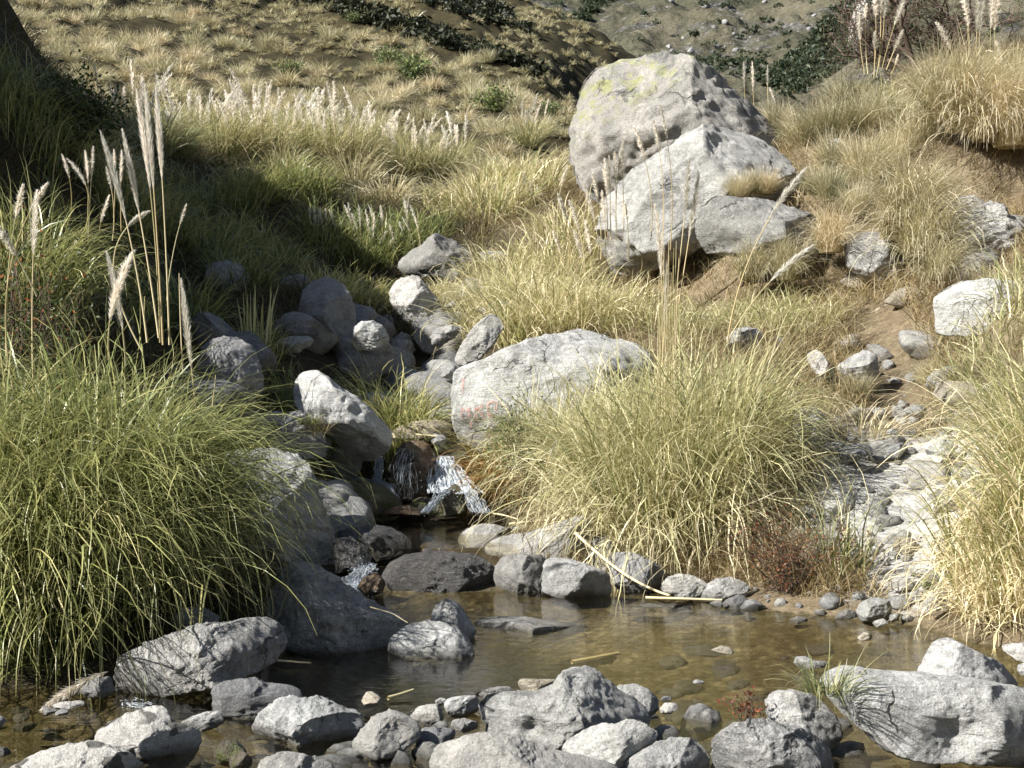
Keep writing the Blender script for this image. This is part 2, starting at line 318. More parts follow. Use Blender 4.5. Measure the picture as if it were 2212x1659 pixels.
rock('round-backed dark rock behind the large corner boulder, lit on its left tip', T(2, 2, '1550,1040 1600,950 1640,870 1700,830 1760,830 1860,880 1950,930 2060,970 2130,1030 2230,1140 2220,1240 1900,1250 1600,1200'), 5.85, 'g', cuts=((-.75, -.55, .35, .6), (.6, -.75, .2, .5), (.85, -.4, .3, .6)), ncut=3, D=1.2)
rock('flat pale slab half in the water at the right frame edge', T(2, 2, '2080,890 2130,865 2230,850 2320,880 2330,960 2240,985 2150,955'), 6.8, 'l', 'stone', D=1.5)
rock('small boulder lying below the pale slab at the right frame edge', T(2, 2, '2160,1020 2190,985 2280,970 2340,1010 2320,1070 2200,1060'), 6.2, 'g', 'stone')
rock('pale tipped flat stone breaking the surface in the middle of the pool', T(2, 2, '720,985 740,945 800,940 860,965 980,975 900,1005 760,1015'), 6.9, 'g', 'stone', D=1.4)
rock('small brown stone in the water before the round white shore rock', T(2, 2, '1130,815 1180,775 1240,805 1215,835 1150,835'), 7.7, 'o', 'stone')
rock('half sunken flat stone left of the pale tipped one', T(2, 2, '170,900 250,868 330,885 340,912 250,922'), 7.15, 'o', 'stone', D=2)
rock('tiny dark stone tip above the brown water', T(2, 2, '55,1105 90,1085 150,1100 140,1115'), 6.4, 'd', 'stone')
rock('wet mossy cobble below the flat pale stone on the left', T(0, 2, '1380,1560 1440,1490 1520,1480 1590,1540 1600,1610 1500,1660 1400,1640'), 5.2, 'm', 'stone')
rock('second wet brown cobble right of the mossy one', T(0, 2, '1470,1600 1520,1540 1600,1560 1640,1620 1600,1680 1500,1680'), 5.1, 'm', 'stone')
for k, (s, lb) in enumerate([('35,1290 80,1265 180,1268 215,1300 150,1325 60,1320', 'flat dark cobble in the left water, topmost of a cluster'), ('70,1340 120,1305 180,1310 190,1345 120,1370', 'round cobble in the middle of the cluster at the left edge'),
        ('65,1400 110,1370 220,1365 240,1390 180,1425 80,1430', 'lowest flat cobble of the cluster at the left edge'), ('225,1300 270,1265 360,1275 370,1300 290,1325', 'dark wet cobble beside the fallen dry plume'),
        ('330,1255 400,1230 540,1222 570,1245 460,1275 350,1280', 'flat pale stone in the shallows right of the fallen plume'), ('345,1305 400,1275 450,1285 440,1315 370,1325', 'small dark cobble in front of the flat pale stone'), ('-60,1380 -20,1320 20,1310 35,1360 0,1400', 'dark cobble cut by the left frame edge'), ('-70,1560 -20,1520 40,1530 70,1570 0,1590', 'low dark stone in shade at the left frame edge')]):
    rock(lb, T(0, 2, s), 6.1-.08*k if k != 7 else 5.3, 'd' if k not in (1, 4) else 'g', 'cobble', cat='stone')
# -- middle of the pool
rock('big wedge-shaped boulder with grass shadows left of the pool', Q('572,1330 590,1255 625,1215 660,1218 690,1235 730,1255 770,1285 820,1310 860,1330 885,1350 860,1395 820,1420 740,1430 640,1410 600,1380'), 7.45, 'g', cuts=((-.62, -.75, .25, .55), (.5, -.8, .35, .6), (.2, -.5, .85, .75)), ncut=3, D=1.0, seed=3)
rock('flat sunlit stone in the pool streaked by thin grass shadows', T(1, 2, '290,890 330,810 420,750 560,715 680,730 760,770 820,830 855,900 840,945 700,975 560,1000 400,985 300,935'), 7.3, 'l', 'rock', cuts=((-.15, -.5, .85, .6),), ncut=4, D=1.3)
rock('pointed grey stone standing behind the flat sunlit stone', T(1, 2, '580,720 585,650 620,600 690,562 750,590 790,640 830,710 875,780 860,830 780,830 650,800'), 7.75, 'g', 'rock', cuts=((.7, -.65, .2, .55), (-.7, -.65, .1, .7)), ncut=4)
rock('long thin slab barely above the water right of the pointed stone', T(1, 2, '850,715 1000,702 1200,700 1400,725 1550,748 1715,765 1560,795 1350,808 1100,840 870,840'), 8.1, 'g', 'slab', cat='rock', D=1.8, e=.6, ncut=2, amp=.4)
rock('long low flat rock in the water below the dry cane', T(1, 2, '1770,645 1850,615 2000,600 2212,598 2320,622 2200,655 2000,675 1850,670'), 8.9, 'g', 'slab', cat='rock', D=1.5, amp=.6)
rock('smooth square boulder at the back of the pool with a lit front', T(1, 2, '1290,550 1310,330 1350,300 1450,305 1600,340 1700,375 1740,420 1755,500 1720,580 1600,600 1400,590'), 9.3, 'f', cuts=((-.3, -.9, .2, .62), (.5, -.85, .1, .75), (0, -.3, .95, .8)), ncut=3)
rock('rounded rock leaning against the left side of the square boulder', T(1, 2, '990,320 1080,280 1200,275 1300,285 1340,330 1320,420 1300,560 1150,575 1000,560 980,420'), 9.55, 'f', cuts=((.5, -.8, .3, .65), (-.6, -.7, -.2, .6)), ncut=3)
rock('large smooth sloping boulder rising behind the square boulder', T(1, 2, '890,260 1000,180 1120,150 1230,130 1350,90 1480,40 1560,20 1610,40 1628,100 1620,280 1600,380 1400,380 1300,330 1200,330 1000,330'), 10.1, 'f', cuts=((-.3, -.5, .8, .55), (-.1, -.95, .25, .6)), ncut=3, amp=.7)
rock('dark wet log-shaped boulder across the outflow of the upper pool', T(1, 2, '260,410 310,330 420,280 600,255 760,255 900,280 980,330 1000,400 970,470 800,530 500,530 300,500'), 9.55, 'w', ncut=4)
rock('grey rock at the right edge of the upper pool', T(1, 2, '755,190 770,130 850,90 980,80 1100,110 1095,150 980,200 850,270 780,260'), 10.8, 'g', 'rock', ncut=6)
rock('thin flat plate of rock at the waterline below the waterfall', T(1, 2, '865,65 920,38 1060,60 1000,85 900,88'), 11.9, 'd', 'stone', D=1.5)
rock('pale flat stone below the dry canes by the upper pool', T(1, 2, '1040,110 1110,97 1205,102 1180,130 1090,145'), 11.2, 'l', 'stone', D=1.5)
rock('dark wet boulder at the left side of the upper pool outflow', T(1, 2, '-60,130 60,105 230,88 330,110 420,160 480,230 420,280 200,330 0,330'), 10.2, 'w', ncut=5)
rock('black shaded boulder beside the little rapid', T(1, 2, '-50,170 60,160 170,240 195,310 120,380 -40,400'), 9.85, 'w', ncut=5)
rock('brown wet stone in the middle of the outflow', T(1, 2, '470,270 530,200 650,190 730,220 745,280 600,310'), 10.3, 'r', 'rock', ncut=4)
rock('wet stone in the little rapid', T(1, 2, '100,490 150,420 230,400 290,440 270,520 180,560'), 9.3, 'r', 'stone', ncut=4)
rock('dark faceted boulder under the overhanging grass right of the square boulder', T(1, 2, '1740,310 1780,270 1900,270 2000,310 2080,360 2115,420 2080,510 1900,540 1780,500 1745,430'), 9.5, 'd', cuts=((-.3, -.9, .3, .6), (.5, -.8, -.1, .65)), ncut=4)
rock('dark recessed rock between sloping boulder and faceted boulder', T(1, 2, '1610,160 1700,155 1800,210 1900,270 1800,340 1760,520 1630,520'), 9.95, 'd', 'rock')
# -- right shore
rock('smooth pale oval rock at the shoreline under the big grass clump', T(2, 2, '-135,470 -100,420 -30,400 60,405 120,440 168,470 120,530 50,560 -60,560 -130,530'), 9.1, 'l', 'rock', ncut=4)
rock('grey rock right of the smooth pale oval one', T(2, 2, '85,550 150,480 220,430 330,425 400,450 440,490 400,560 300,580 150,575'), 9.05, 'g', 'rock', ncut=6)
rock('dark round stone at the water in front of the red shrub', T(2, 2, '255,600 300,560 380,530 430,570 445,620 390,665 300,655'), 8.8, 'd', 'stone', ncut=4)
rock('low stone left of the dark round one', T(2, 2, '165,600 235,560 275,600 230,635'), 8.85, 'g', 'stone')
rock('round white boulder on the right shoreline', T(2, 2, '1130,650 1150,600 1200,570 1280,555 1340,580 1365,620 1345,690 1230,725 1150,705'), 8.3, 'l', 'rock', ncut=4, cuts=((.75, -.6, 0, .62),))
rock('flat grey stone left of the round white boulder', T(2, 2, '960,695 1010,650 1080,630 1140,650 1110,700 1000,715'), 8.4, 'g', 'stone')
rock('flat stone at the waterline under the red shrub', T(2, 2, '430,645 480,615 580,620 605,650 560,690 440,685'), 8.75, 'l', 'stone', D=1.4)
rock('small pale stone in the shallows left of the flat shoreline stone', T(2, 2, '383,675 420,648 452,670 445,710 395,705'), 8.6, 'l', 'stone')
rock('thin white stone lying in the water off the red shrub', T(2, 2, '678,705 740,678 812,685 815,715 700,728'), 8.35, 'l', 'stone', D=1.4)
rock('wet stone in front of the round white boulder', T(2, 2, '1225,718 1300,688 1342,720 1260,750'), 8.05, 'g', 'stone')
rock('small stone right of the round white boulder', T(2, 2, '1338,665 1400,658 1415,705 1345,715'), 8.2, 'g', 'stone')
rock('pale angular rock above the red shrub', T(2, 2, '540,235 600,170 680,160 735,100 800,80 840,150 760,220 650,260'), 9.7, 'l', 'rock', ncut=9)
rock('pale rock half covered by the red shrub and green grass', T(2, 2, '765,270 830,200 930,155 965,230 905,300 800,310'), 9.3, 'l', 'rock', ncut=8)
rock('broad white slab half way up the right bank beside the dry clump', T(2, 1, '610,1680 720,1560 850,1510 1000,1495 1090,1510 1115,1600 1080,1680 900,1750 700,1760'), 10.1, 'l', 'slab', cat='rock', cuts=((-.3, -.45, .83, .6),), ncut=3, D=1.2)
rock('white slab on the rocky slope left of the right edge grass', T(2, 1, '1395,1650 1500,1580 1620,1560 1735,1600 1730,1680 1600,1740 1450,1720'), 9.75, 'l', 'slab', cat='rock', ncut=4, D=1.2)
rock('square white block beside the right edge dry grass', T(2, 2, '1495,340 1520,270 1600,230 1700,210 1785,280 1770,390 1700,440 1560,430 1500,390'), 8.85, 'l', 'rock', ncut=8)
rock('small white block below the square one on the rubble', T(2, 2, '1345,475 1380,430 1450,420 1505,460 1480,510 1370,510'), 8.7, 'l', 'stone', ncut=8)
rock('pale stone half buried in dry grass near the right shore', T(2, 2, '1560,590 1600,540 1680,530 1720,590 1660,640 1580,640'), 8.1, 'l', 'stone', ncut=6)
# -- around the waterfall
rock('large pale boulder with faded red paint beside the waterfall', T(1, 1, '720,810 740,740 800,700 940,660 1050,600 1200,550 1400,500 1550,470 1680,475 1730,520 1850,545 2000,550 2080,600 2050,750 1900,920 1700,1080 1300,1150 1080,1170 1000,1240 900,1290 850,1295 770,1210 730,1120 712,950'), 12.7, 'l', cuts=((-.28, -.9, .34, .6), (0, -.5, .86, .7), (0, -.7, -.7, .8)), ncut=3, D=.95, e=.65, amp=.7, strat=(-.25, .2, 1))
rock('tall slab leaning on the red-painted boulder', T(1, 1, '720,690 760,600 830,500 900,420 960,380 1020,388 1055,450 1000,560 900,670 860,700 770,715'), 13.6, 'l', 'slab', cat='rock', ncut=5, strat=(.7, 0, .6))
rock('ochre flat rock bridging the top of the waterfall', T(1, 1, '305,1145 400,1090 520,1060 680,1070 725,1110 705,1160 560,1185 400,1195 330,1195'), 12.6, 'o', 'rock', ncut=5, strat=(-.35, 0, .9))
rock('pale stone between ochre rock and red-painted boulder', T(1, 1, '545,1065 600,1000 725,965 735,1090 640,1085'), 12.95, 'l', 'rock', ncut=6)
rock('smooth round-backed boulder behind the ochre rock', T(1, 1, '150,980 190,900 260,872 400,882 520,920 592,985 565,1060 450,1100 300,1130 200,1080'), 13.3, 'f', ncut=3)
rock('tall angular boulder leaning over the waterfall with a lit face', T(0, 1, '1882,880 1900,810 1960,733 2040,740 2130,790 2212,858 2312,912 2392,982 2462,1060 2522,1130 2535,1190 2512,1260 2412,1345 2312,1335 2212,1265 2150,1200 2100,1120 2000,1050 1920,980'), 11.8, 'l', cuts=((-.55, -.72, .42, .58), (.55, -.75, .36, .66), (.35, -.85, -.4, .58)), ncut=3, D=1.0, amp=.8, seed=9)
rock('rounded boulder in front of the tall angular one', T(0, 1, '1690,1190 1740,1110 1820,1030 1920,995 1980,1030 2060,1120 2120,1210 2120,1300 1950,1320 1800,1300 1700,1260'), 11.45, 'f', cuts=((-.6, -.6, .5, .62), (.4, -.9, -.1, .62)), ncut=4)
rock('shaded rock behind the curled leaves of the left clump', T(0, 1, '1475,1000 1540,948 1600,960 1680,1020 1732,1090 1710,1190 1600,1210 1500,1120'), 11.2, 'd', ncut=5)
rock('long boulder with a ridged lit top above the dark left channel', Q('462,1000 500,972 560,975 630,985 662,1002 682,1040 692,1090 718,1150 733,1215 700,1250 640,1230 560,1180 490,1120 458,1060'), 10.0, 'g', cuts=((-.1, -.4, .9, .72), (.75, -.65, 0, .55), (-.2, -.97, 0, .62)), ncut=3, D=1.1)
rock('mossy dome-shaped boulder in the upper pool under the shaded overhang', Q('676,1070 700,1045 760,1036 830,1050 865,1085 860,1125 760,1130 700,1125'), 11.7, 'm', ncut=2, D=1.1)
rock('wet brown boulder the waterfall runs over', T(1, 1, '315,1400 360,1260 400,1205 480,1188 560,1205 605,1280 615,1400 585,1530 480,1600 380,1610 305,1490'), 12.2, 'r', ncut=3)
rock('dark wet rock above the right spout of the waterfall', T(1, 1, '600,1240 640,1180 740,1180 810,1220 845,1290 830,1420 700,1420 610,1300'), 12.55, 'm', 'rock', ncut=4)
rock('cone-shaped mossy stone splitting the right spout', T(1, 1, '555,1690 620,1580 690,1510 740,1470 785,1520 805,1600 810,1690'), 11.75, 'm', 'rock', ncut=3)
rock('grainy wet stone between the two spouts', T(1, 1, '425,1620 480,1570 560,1555 590,1600 540,1670 440,1670'), 11.95, 'm', 'stone', ncut=3)
rock('brown flat stone at the foot of the waterfall', T(1, 1, '275,1665 330,1630 430,1612 515,1645 510,1690 300,1690'), 11.6, 'r', 'stone', ncut=3)
rock('small grey stone sitting on the lip of the waterfall', T(1, 1, '575,1185 600,1152 660,1158 695,1190 640,1225 600,1225'), 12.3, 'g', 'stone', ground=False)
rock('small pale rock in the grass right of the upper pool', T(1, 1, '1435,1635 1500,1595 1570,1588 1615,1610 1570,1660 1480,1665'), 10.9, 'l', 'stone')
# -- left bank and stream above
rock('egg-shaped boulder standing upright, left half sunlit', T(1, 1, '-302,410 -295,320 -270,220 -212,160 -100,130 -40,150 20,192 52,240 86,320 92,420 72,540 20,620 -60,590 -160,480 -260,445'), 13.9, 'f', cuts=((-.7, -.6, .35, .66), (.7, -.7, .05, .55)), ncut=3, amp=.8, holes=((697, 672, 14, 12),))
rock('small boulder right of the egg-shaped one with wavy banding', T(1, 1, '60,550 90,460 140,428 220,423 280,460 318,505 300,570 200,610 110,610'), 13.5, 'l', 'rock', ncut=4)
rock('triangular grey boulder below the grassy step of the stream', T(1, 1, '305,230 340,150 420,120 500,128 550,190 620,270 665,340 650,410 520,460 420,440 345,350 315,280'), 15.6, 'g', cuts=((-.5, -.75, .4, .66), (.6, -.75, .2, .6)), ncut=5)
rock('small dark rock at the foot of the triangular boulder', T(1, 1, '585,430 620,392 680,400 742,430 725,460 620,462'), 15.0, 'g', 'stone')
rock('grey rock left of the leaning slab', T(1, 1, '565,525 620,470 700,443 785,460 745,520 640,590 590,580'), 14.4, 'g', 'rock')
rock('stone in the stream gap left of the red-painted boulder', T(1, 1, '640,780 680,720 740,700 760,760 700,800'), 13.2, 'g', 'stone')
rock('domed boulder with a smooth lit cap at the head of the stream', Q('843,575 870,545 920,520 940,505 985,520 1015,540 1047,570 1056,605 1040,650 1000,640 950,600 880,595'), 18.0, 'f', cuts=((.6, -.75, .1, .6),), ncut=3)
rock('thin slab jutting out right of the domed boulder', Q('1035,545 1075,541 1115,548 1080,565 1040,568'), 18.0, 'd', 'slab', cat='rock', D=1.3)
rock('flat bright stone below the small reed tuft', T(0, 1, '1735,590 1780,540 1900,518 2030,520 2025,575 1940,620 1830,640'), 13.1, 'l', 'stone', D=1.3)
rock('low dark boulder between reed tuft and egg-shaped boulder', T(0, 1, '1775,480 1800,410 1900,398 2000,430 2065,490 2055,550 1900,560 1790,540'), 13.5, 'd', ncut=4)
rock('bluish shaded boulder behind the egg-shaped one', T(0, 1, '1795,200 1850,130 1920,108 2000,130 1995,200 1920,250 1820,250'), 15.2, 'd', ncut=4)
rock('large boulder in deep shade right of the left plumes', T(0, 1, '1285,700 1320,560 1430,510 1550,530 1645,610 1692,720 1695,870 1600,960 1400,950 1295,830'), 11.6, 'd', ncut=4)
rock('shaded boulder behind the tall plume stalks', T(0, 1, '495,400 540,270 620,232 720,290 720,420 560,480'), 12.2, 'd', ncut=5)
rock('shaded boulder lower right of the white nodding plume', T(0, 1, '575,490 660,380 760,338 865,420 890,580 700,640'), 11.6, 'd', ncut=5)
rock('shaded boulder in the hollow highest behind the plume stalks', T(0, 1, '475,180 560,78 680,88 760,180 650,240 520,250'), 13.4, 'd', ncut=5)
rock('dark rock under the hanging leaves of the left clump', T(0, 2, '1090,720 1180,620 1300,608 1420,680 1400,770 1150,790'), 6.9, 'd', 'rock', ncut=4)
rock('grey rock among plumes at the foot of the hill', T(1, 0, '485,1430 560,1400 640,1408 655,1480 620,1530 510,1520'), 22.0, 'g', 'rock', ncut=6)
# -- right bank
rock('huge lichen-covered boulder crowning the right bank', T(1, 0, '1465,850 1490,740 1530,640 1560,540 1590,440 1640,380 1700,345 1800,340 1900,333 2000,320 2100,323 2212,348 2342,388 2462,450 2562,530 2612,590 2692,650 2772,710 2830,760 2830,1000 2700,1200 2400,1400 2000,1400 1700,1350 1560,1260 1515,1130 1478,1000'), 20.0, 'y', cuts=((-.35, -.9, .25, .62), (.45, -.72, .5, .68), (-.1, -.96, -.2, .72)), ncut=6, D=1.0, amp=.8, seed=43, cutf=(.55, .8), holes=((1298, 420, 16, 30),))
rock('broad grey boulder leaning in front of the huge lichen-covered one', Q('1293,470 1320,410 1355,375 1390,352 1440,318 1480,290 1500,268 1535,258 1570,267 1615,272 1655,282 1678,297 1710,323 1724,347 1718,390 1695,430 1640,480 1500,540 1440,575 1400,590 1370,598 1325,590 1305,545 1292,505'), 17.8, 'b', cuts=((-.3, -.9, .3, .62), (.15, -.75, .62, .75)), ncut=5, D=.7, e=.7, amp=.85, seed=24, cutf=(.55, .8), holes=((1400, 565, 14, 20),))
rock('rounded oblong boulder resting on the grass with a dark underside', T(2, 0, '82,1420 110,1340 180,1288 300,1270 450,1273 600,1288 700,1328 820,1368 900,1420 942,1480 930,1570 860,1680 700,1740 500,1690 300,1650 150,1640 82,1540'), 15.9, 'b', cuts=((-.2, -.96, .1, .7), (.7, -.68, .1, .62), (0, -.7, -.7, .8)), ncut=1, D=1.25, amp=.8, e=.7)
rock('faceted grey boulder between hanging grasses below the right bank', T(2, 0, '1055,1610 1070,1540 1130,1498 1220,1488 1330,1500 1420,1540 1455,1600 1440,1700 1390,1800 1280,1850 1150,1800 1065,1730'), 15.1, 'g', cuts=((-.45, -.8, .4, .6), (.35, -.93, -.1, .62), (0, -.4, .9, .75)), ncut=2)
rock('layered gneiss boulder at the right under the overhanging bank', T(2, 0, '1555,1420 1620,1320 1720,1288 1880,1273 2000,1320 2130,1370 2280,1400 2380,1520 2300,1700 1950,1800 1750,1760 1620,1600'), 14.6, 'g', cuts=((-.3, -.8, .5, .66),), ncut=6, strat=(-.5, .2, .8), amp=1.5)
rock('small rounded rock half way up among golden tussocks', T(2, 0, '1028,1215 1060,1183 1110,1183 1132,1230 1140,1290 1100,1320 1045,1280'), 17.0, 'g', 'rock')
rock('white rock patch showing under the green tussock', T(2, 0, '915,935 1000,898 1080,908 1095,965 950,1000'), 18.4, 'l', 'rock')
rock('smooth pale boulder at the right frame edge above the path', T(2, 1, '1635,340 1655,260 1740,200 1850,158 2000,145 2230,160 2300,400 2150,520 1850,530 1660,510'), 12.0, 'l', cuts=((-.35, -.75, .55, .62),), ncut=3, strat=(-.4, 0, .9))
rock('flat ledge of rock jutting over a dark hollow', T(2, 1, '1195,385 1280,330 1380,288 1455,268 1475,315 1380,360 1260,415'), 14.5, 'o', 'slab', cat='rock', D=1.5, ground=False)
rock('small triangular rock on the slope under the rock ledge', T(2, 1, '1032,550 1060,512 1120,503 1162,522 1130,575 1060,582'), 13.6, 'o', 'stone')
rock('rock with a shaded right side, left of the pair on the slope', T(2, 1, '800,640 855,600 930,660 1005,740 1030,840 920,850 840,740'), 12.3, 'g', 'rock', cuts=((.6, -.75, -.1, .6),), ncut=5)
rock('tilted slab with a pale lit top, right of the pair on the slope', T(2, 1, '1003,725 1080,660 1190,603 1262,640 1275,740 1240,850 1110,830 1045,760'), 12.4, 'g', 'rock', cuts=((-.2, -.5, .85, .6), (.4, -.85, -.35, .55)), ncut=3)
rock('rounded rock behind leaves at the top of the big clump', T(2, 1, '275,530 340,470 430,453 520,480 532,550 450,610 300,630'), 13.2, 'g', 'rock')
rock('banded round boulder at the right flank of the big clump', T(2, 1, '555,1070 620,1000 730,983 880,983 945,1040 968,1110 940,1260 800,1270 700,1230 580,1170'), 10.7, 'g', cuts=((.65, -.7, .2, .62),), ncut=3)
rock('dark flat rock at the foot of the dirt path', T(2, 1, '990,1270 1080,1223 1220,1220 1245,1275 1130,1330 1020,1320'), 10.4, 'd', 'rock', ncut=6)
rock('low pale outcrop right of the dark flat rock', T(2, 1, '1270,1285 1340,1228 1440,1208 1480,1240 1400,1300 1300,1320'), 10.5, 'l', 'rock', D=1.4)
rock('dark shard sticking out of the dirt path', T(2, 1, '1375,1045 1430,998 1512,978 1495,1035 1400,1062'), 11.9, 'd', 'stone')
rock('small yellow stone on the path near the dead stump', T(2, 1, '1155,1195 1200,1165 1225,1200 1170,1225'), 10.9, 'o', 'stone')
rock('rock crest at the upper end of the rocky slope', T(2, 1, '1560,1240 1640,1180 1760,1190 1800,1240 1700,1290 1600,1290'), 10.2, 'l', 'rock', D=1.3)
rock('grey rock spire far behind the plumes at the top right', T(2, 0, '1080,260 1090,160 1120,40 1140,-60 1180,-70 1220,60 1240,200 1230,330 1150,360'), 150, 'b', 'rock', ground=False)
# ---------------------------------------------------------------- the ground: one sheet through points mostly read on the photo
GP = []
def gp(px, Y, z=None, py=None):
    if z is None: z = CZ+(829.5-py)/F*Y
    GP.append(((px-1106.0)/F*Y, Y, z))
for px in (-3000, -800, 0, 1106, 2200, 3000, 5000): gp(px, -2.5, .1); gp(px, 1.5, .06)
for px in (0, 500, 1106, 1700, 2212): gp(px, 4.2, -.10)
for px, Y, z in [(0, 5.6, -.13), (400, 5.6, -.14), (800, 6.4, -.22), (1400, 6.4, -.2), (2000, 6.2, -.16), (2400, 6.2, -.1), (700, 7.6, -.25), (1200, 7.6, -.28), (1700, 7.4, -.22), (2050, 7.2, -.12), (1000, 8.9, -.22), (1450, 8.8, -.12), (1650, 8.2, -.12),
                 (-300, 6.0, .1), (0, 6.45, -.03), (220, 6.6, .0), (460, 7.0, .0), (0, 7.2, .68), (260, 7.5, .60), (460, 8.1, .35), (100, 6.85, .28), (620, 8.6, -.05), (-400, 7.2, .9), (0, 8.6, 1.0), (300, 9.2, .85), (520, 9.6, .5), (660, 9.6, .1),
                 (720, 9.6, -.1), (850, 9.7, .10), (1000, 9.9, .15), (780, 10.8, .02), (950, 11.2, .05), (1080, 11, .22), (760, 12, .1), (900, 12.2, .1), (960, 12.9, .75), (840, 12.9, .72), (900, 13.6, .88), (950, 14.4, 1.1),
                 (150, 11, 2.1), (320, 11.6, 1.6), (500, 11.8, 1.15), (640, 12.4, 1.05), (740, 13.2, 1.15), (880, 13.8, 1.2), (0, 11.5, 2.75), (-1933, 6, 2.4), (-1008, 9.2, 4.6), (-438, 12.2, 6.3), (-360, 14.1, 6.9), (-214, 17.5, 7.6), (-120, 21, 7.6), (-2060, 9.6, 7.4), (-1657, 11, 8.6), (-1064, 14, 9.8), (-680, 17, 10.3), (-342, 21, 9.8), (-160, 24, 8.8), (-700, 19, 9.2),  # far-left points: unseen crest raised to cast shade on the left bank
                 (60, 14, 4.25), (-150, 14, 4.9), (200, 14.6, 3.95), (300, 15.6, 3.2), (450, 16, 2.7), (600, 16, 2.6), (420, 19, 3.6), (300, 18.5, 4.1), (560, 20, 3.95), (650, 20, 4.05), (700, 18.4, 2.75), (850, 18.4, 2.7), (640, 19.2, 3.9), (740, 20.6, 4.0), (880, 21, 3.9), (1000, 20, 3.65),
                 (1100, 22, 4.4), (1200, 18, 2.8), (1350, 16.2, 1.95), (1200, 16, 2.1), (1100, 14.8, 1.95), (1400, 14.2, 1.95), (1550, 15.6, 1.95), (1700, 15.6, 2.35), (1600, 13.6, 1.75), (1750, 13, 1.55), (1900, 13, 1.55), (1880, 14.4, 2.2),
                 (2000, 14, 2.45), (2150, 15.4, 3.1), (2212, 12.6, 2.3), (2150, 11.4, 1.75), (2500, 12, 2.9), (1950, 12, 1.12), (2050, 11, .95), (1820, 11, .92), (1900, 10.3, .62), (2060, 10, .63), (1750, 10, .5), (1900, 9.3, .33), (1800, 8.7, .08),
                 (1950, 8.35, .03), (2100, 7.75, .02), (2212, 7.4, .01), (2212, 8, .3), (2212, 9, .78), (2600, 7, .2), (2600, 9, 1.3), (1500, 9.5, .06), (1330, 9.9, .06), (1300, 10.8, .32), (1150, 12, .34), (1400, 11.4, .72), (1600, 11.2, .7), (1250, 12.6, 1.0), (1150, 13.2, 1.3),
                 (1720, 19.2, 4.65), (1800, 17.6, 3.75), (1900, 17.4, 3.85), (1900, 20, 5.0), (2100, 20, 5.2), (2212, 19.4, 5.3), (2100, 17.5, 4.5), (2212, 17.3, 4.55), (2080, 17.1, 3.45), (2212, 16.9, 3.4), (2150, 15.9, 3.25), (1980, 25, 7.0), (2212, 26, 7.5), (1750, 25, 5.4), (2600, 15, 5.0), (2700, 25, 9.0),
                 (1300, 30, 5.6), (1500, 30, 5.8), (1700, 32, 5.8), (2100, 40, 8), (2700, 60, 20), (2100, 100, 17), (1400, 100, 13), (1700, 120, 17), (2800, 120, 40)]: gp(px, Y, z)
for px, py, Y in [(640, 330, 28), (300, 300, 27), (960, 400, 27), (1200, 385, 28), (900, 380, 38), (1190, 300, 45), (1100, 200, 75), (1200, 150, 100), (1262, 128, 118), (500, 200, 52), (300, 190, 46), (100, 100, 50), (0, 60, 52), (-200, 0, 55), (500, 30, 95), (800, 60, 95),
                  (1000, 62, 104), (700, -20, 118), (300, -160, 105), (-300, -350, 100), (800, 180, 66), (200, 240, 36), (60, 190, 30)]: gp(px, Y, py=py)
_GPN = len(GP)
allp = GP+[p for p in TERRAIN_PTS if p[1] < 40]
GA = np.array(allp)
def gco(x, y):
    b = np.log(np.maximum(y+4, .5)); return np.stack([x/(y+4)*1.6, b], -1)
def tps_fit(GA, lam):
    C = gco(GA[:, 0], GA[:, 1]); val = GA[:, 2]/(GA[:, 1]+4); n = len(C)
    r = np.linalg.norm(C[:, None]-C[None], axis=2); K = np.where(r > 0, r*r*np.log(np.maximum(r, 1e-9)), 0)
    A = np.zeros((n+3, n+3)); A[:n, :n] = K+np.diag(lam); A[:n, n] = 1; A[:n, n+1:] = C; A[n, :n] = 1; A[n+1:, :n] = C.T
    return C, np.linalg.solve(A, np.append(val, [0, 0, 0]))
lam = np.full(len(GA), .0008); lam[_GPN:] = .0025
TC, TW = tps_fit(GA, lam)
BAND = [P3(690, 12, 112)[:2], P3(900, 62, 100)[:2], P3(1180, 172, 88)[:2]]      # crest of a low spur on the hill beside the painted shadow band
BAND2 = [P3(560, -60, 120)[:2], P3(860, -20, 114)[:2], P3(1010, 30, 106)[:2]]
def seg_signed(x, y, line):
    best = np.full(x.shape, 1e9); sg = np.zeros(x.shape)
    for a, b in zip(line[:-1], line[1:]):
        d = b-a; L2 = (d**2).sum(); t = np.clip(((x-a[0])*d[0]+(y-a[1])*d[1])/L2, 0, 1)
        qx, qy = x-(a[0]+t*d[0]), y-(a[1]+t*d[1]); dist = np.hypot(qx, qy)
        s = np.sign(d[0]*qy-d[1]*qx)
        m = dist < best; best = np.where(m, dist, best); sg = np.where(m, s, sg)
    return best*sg
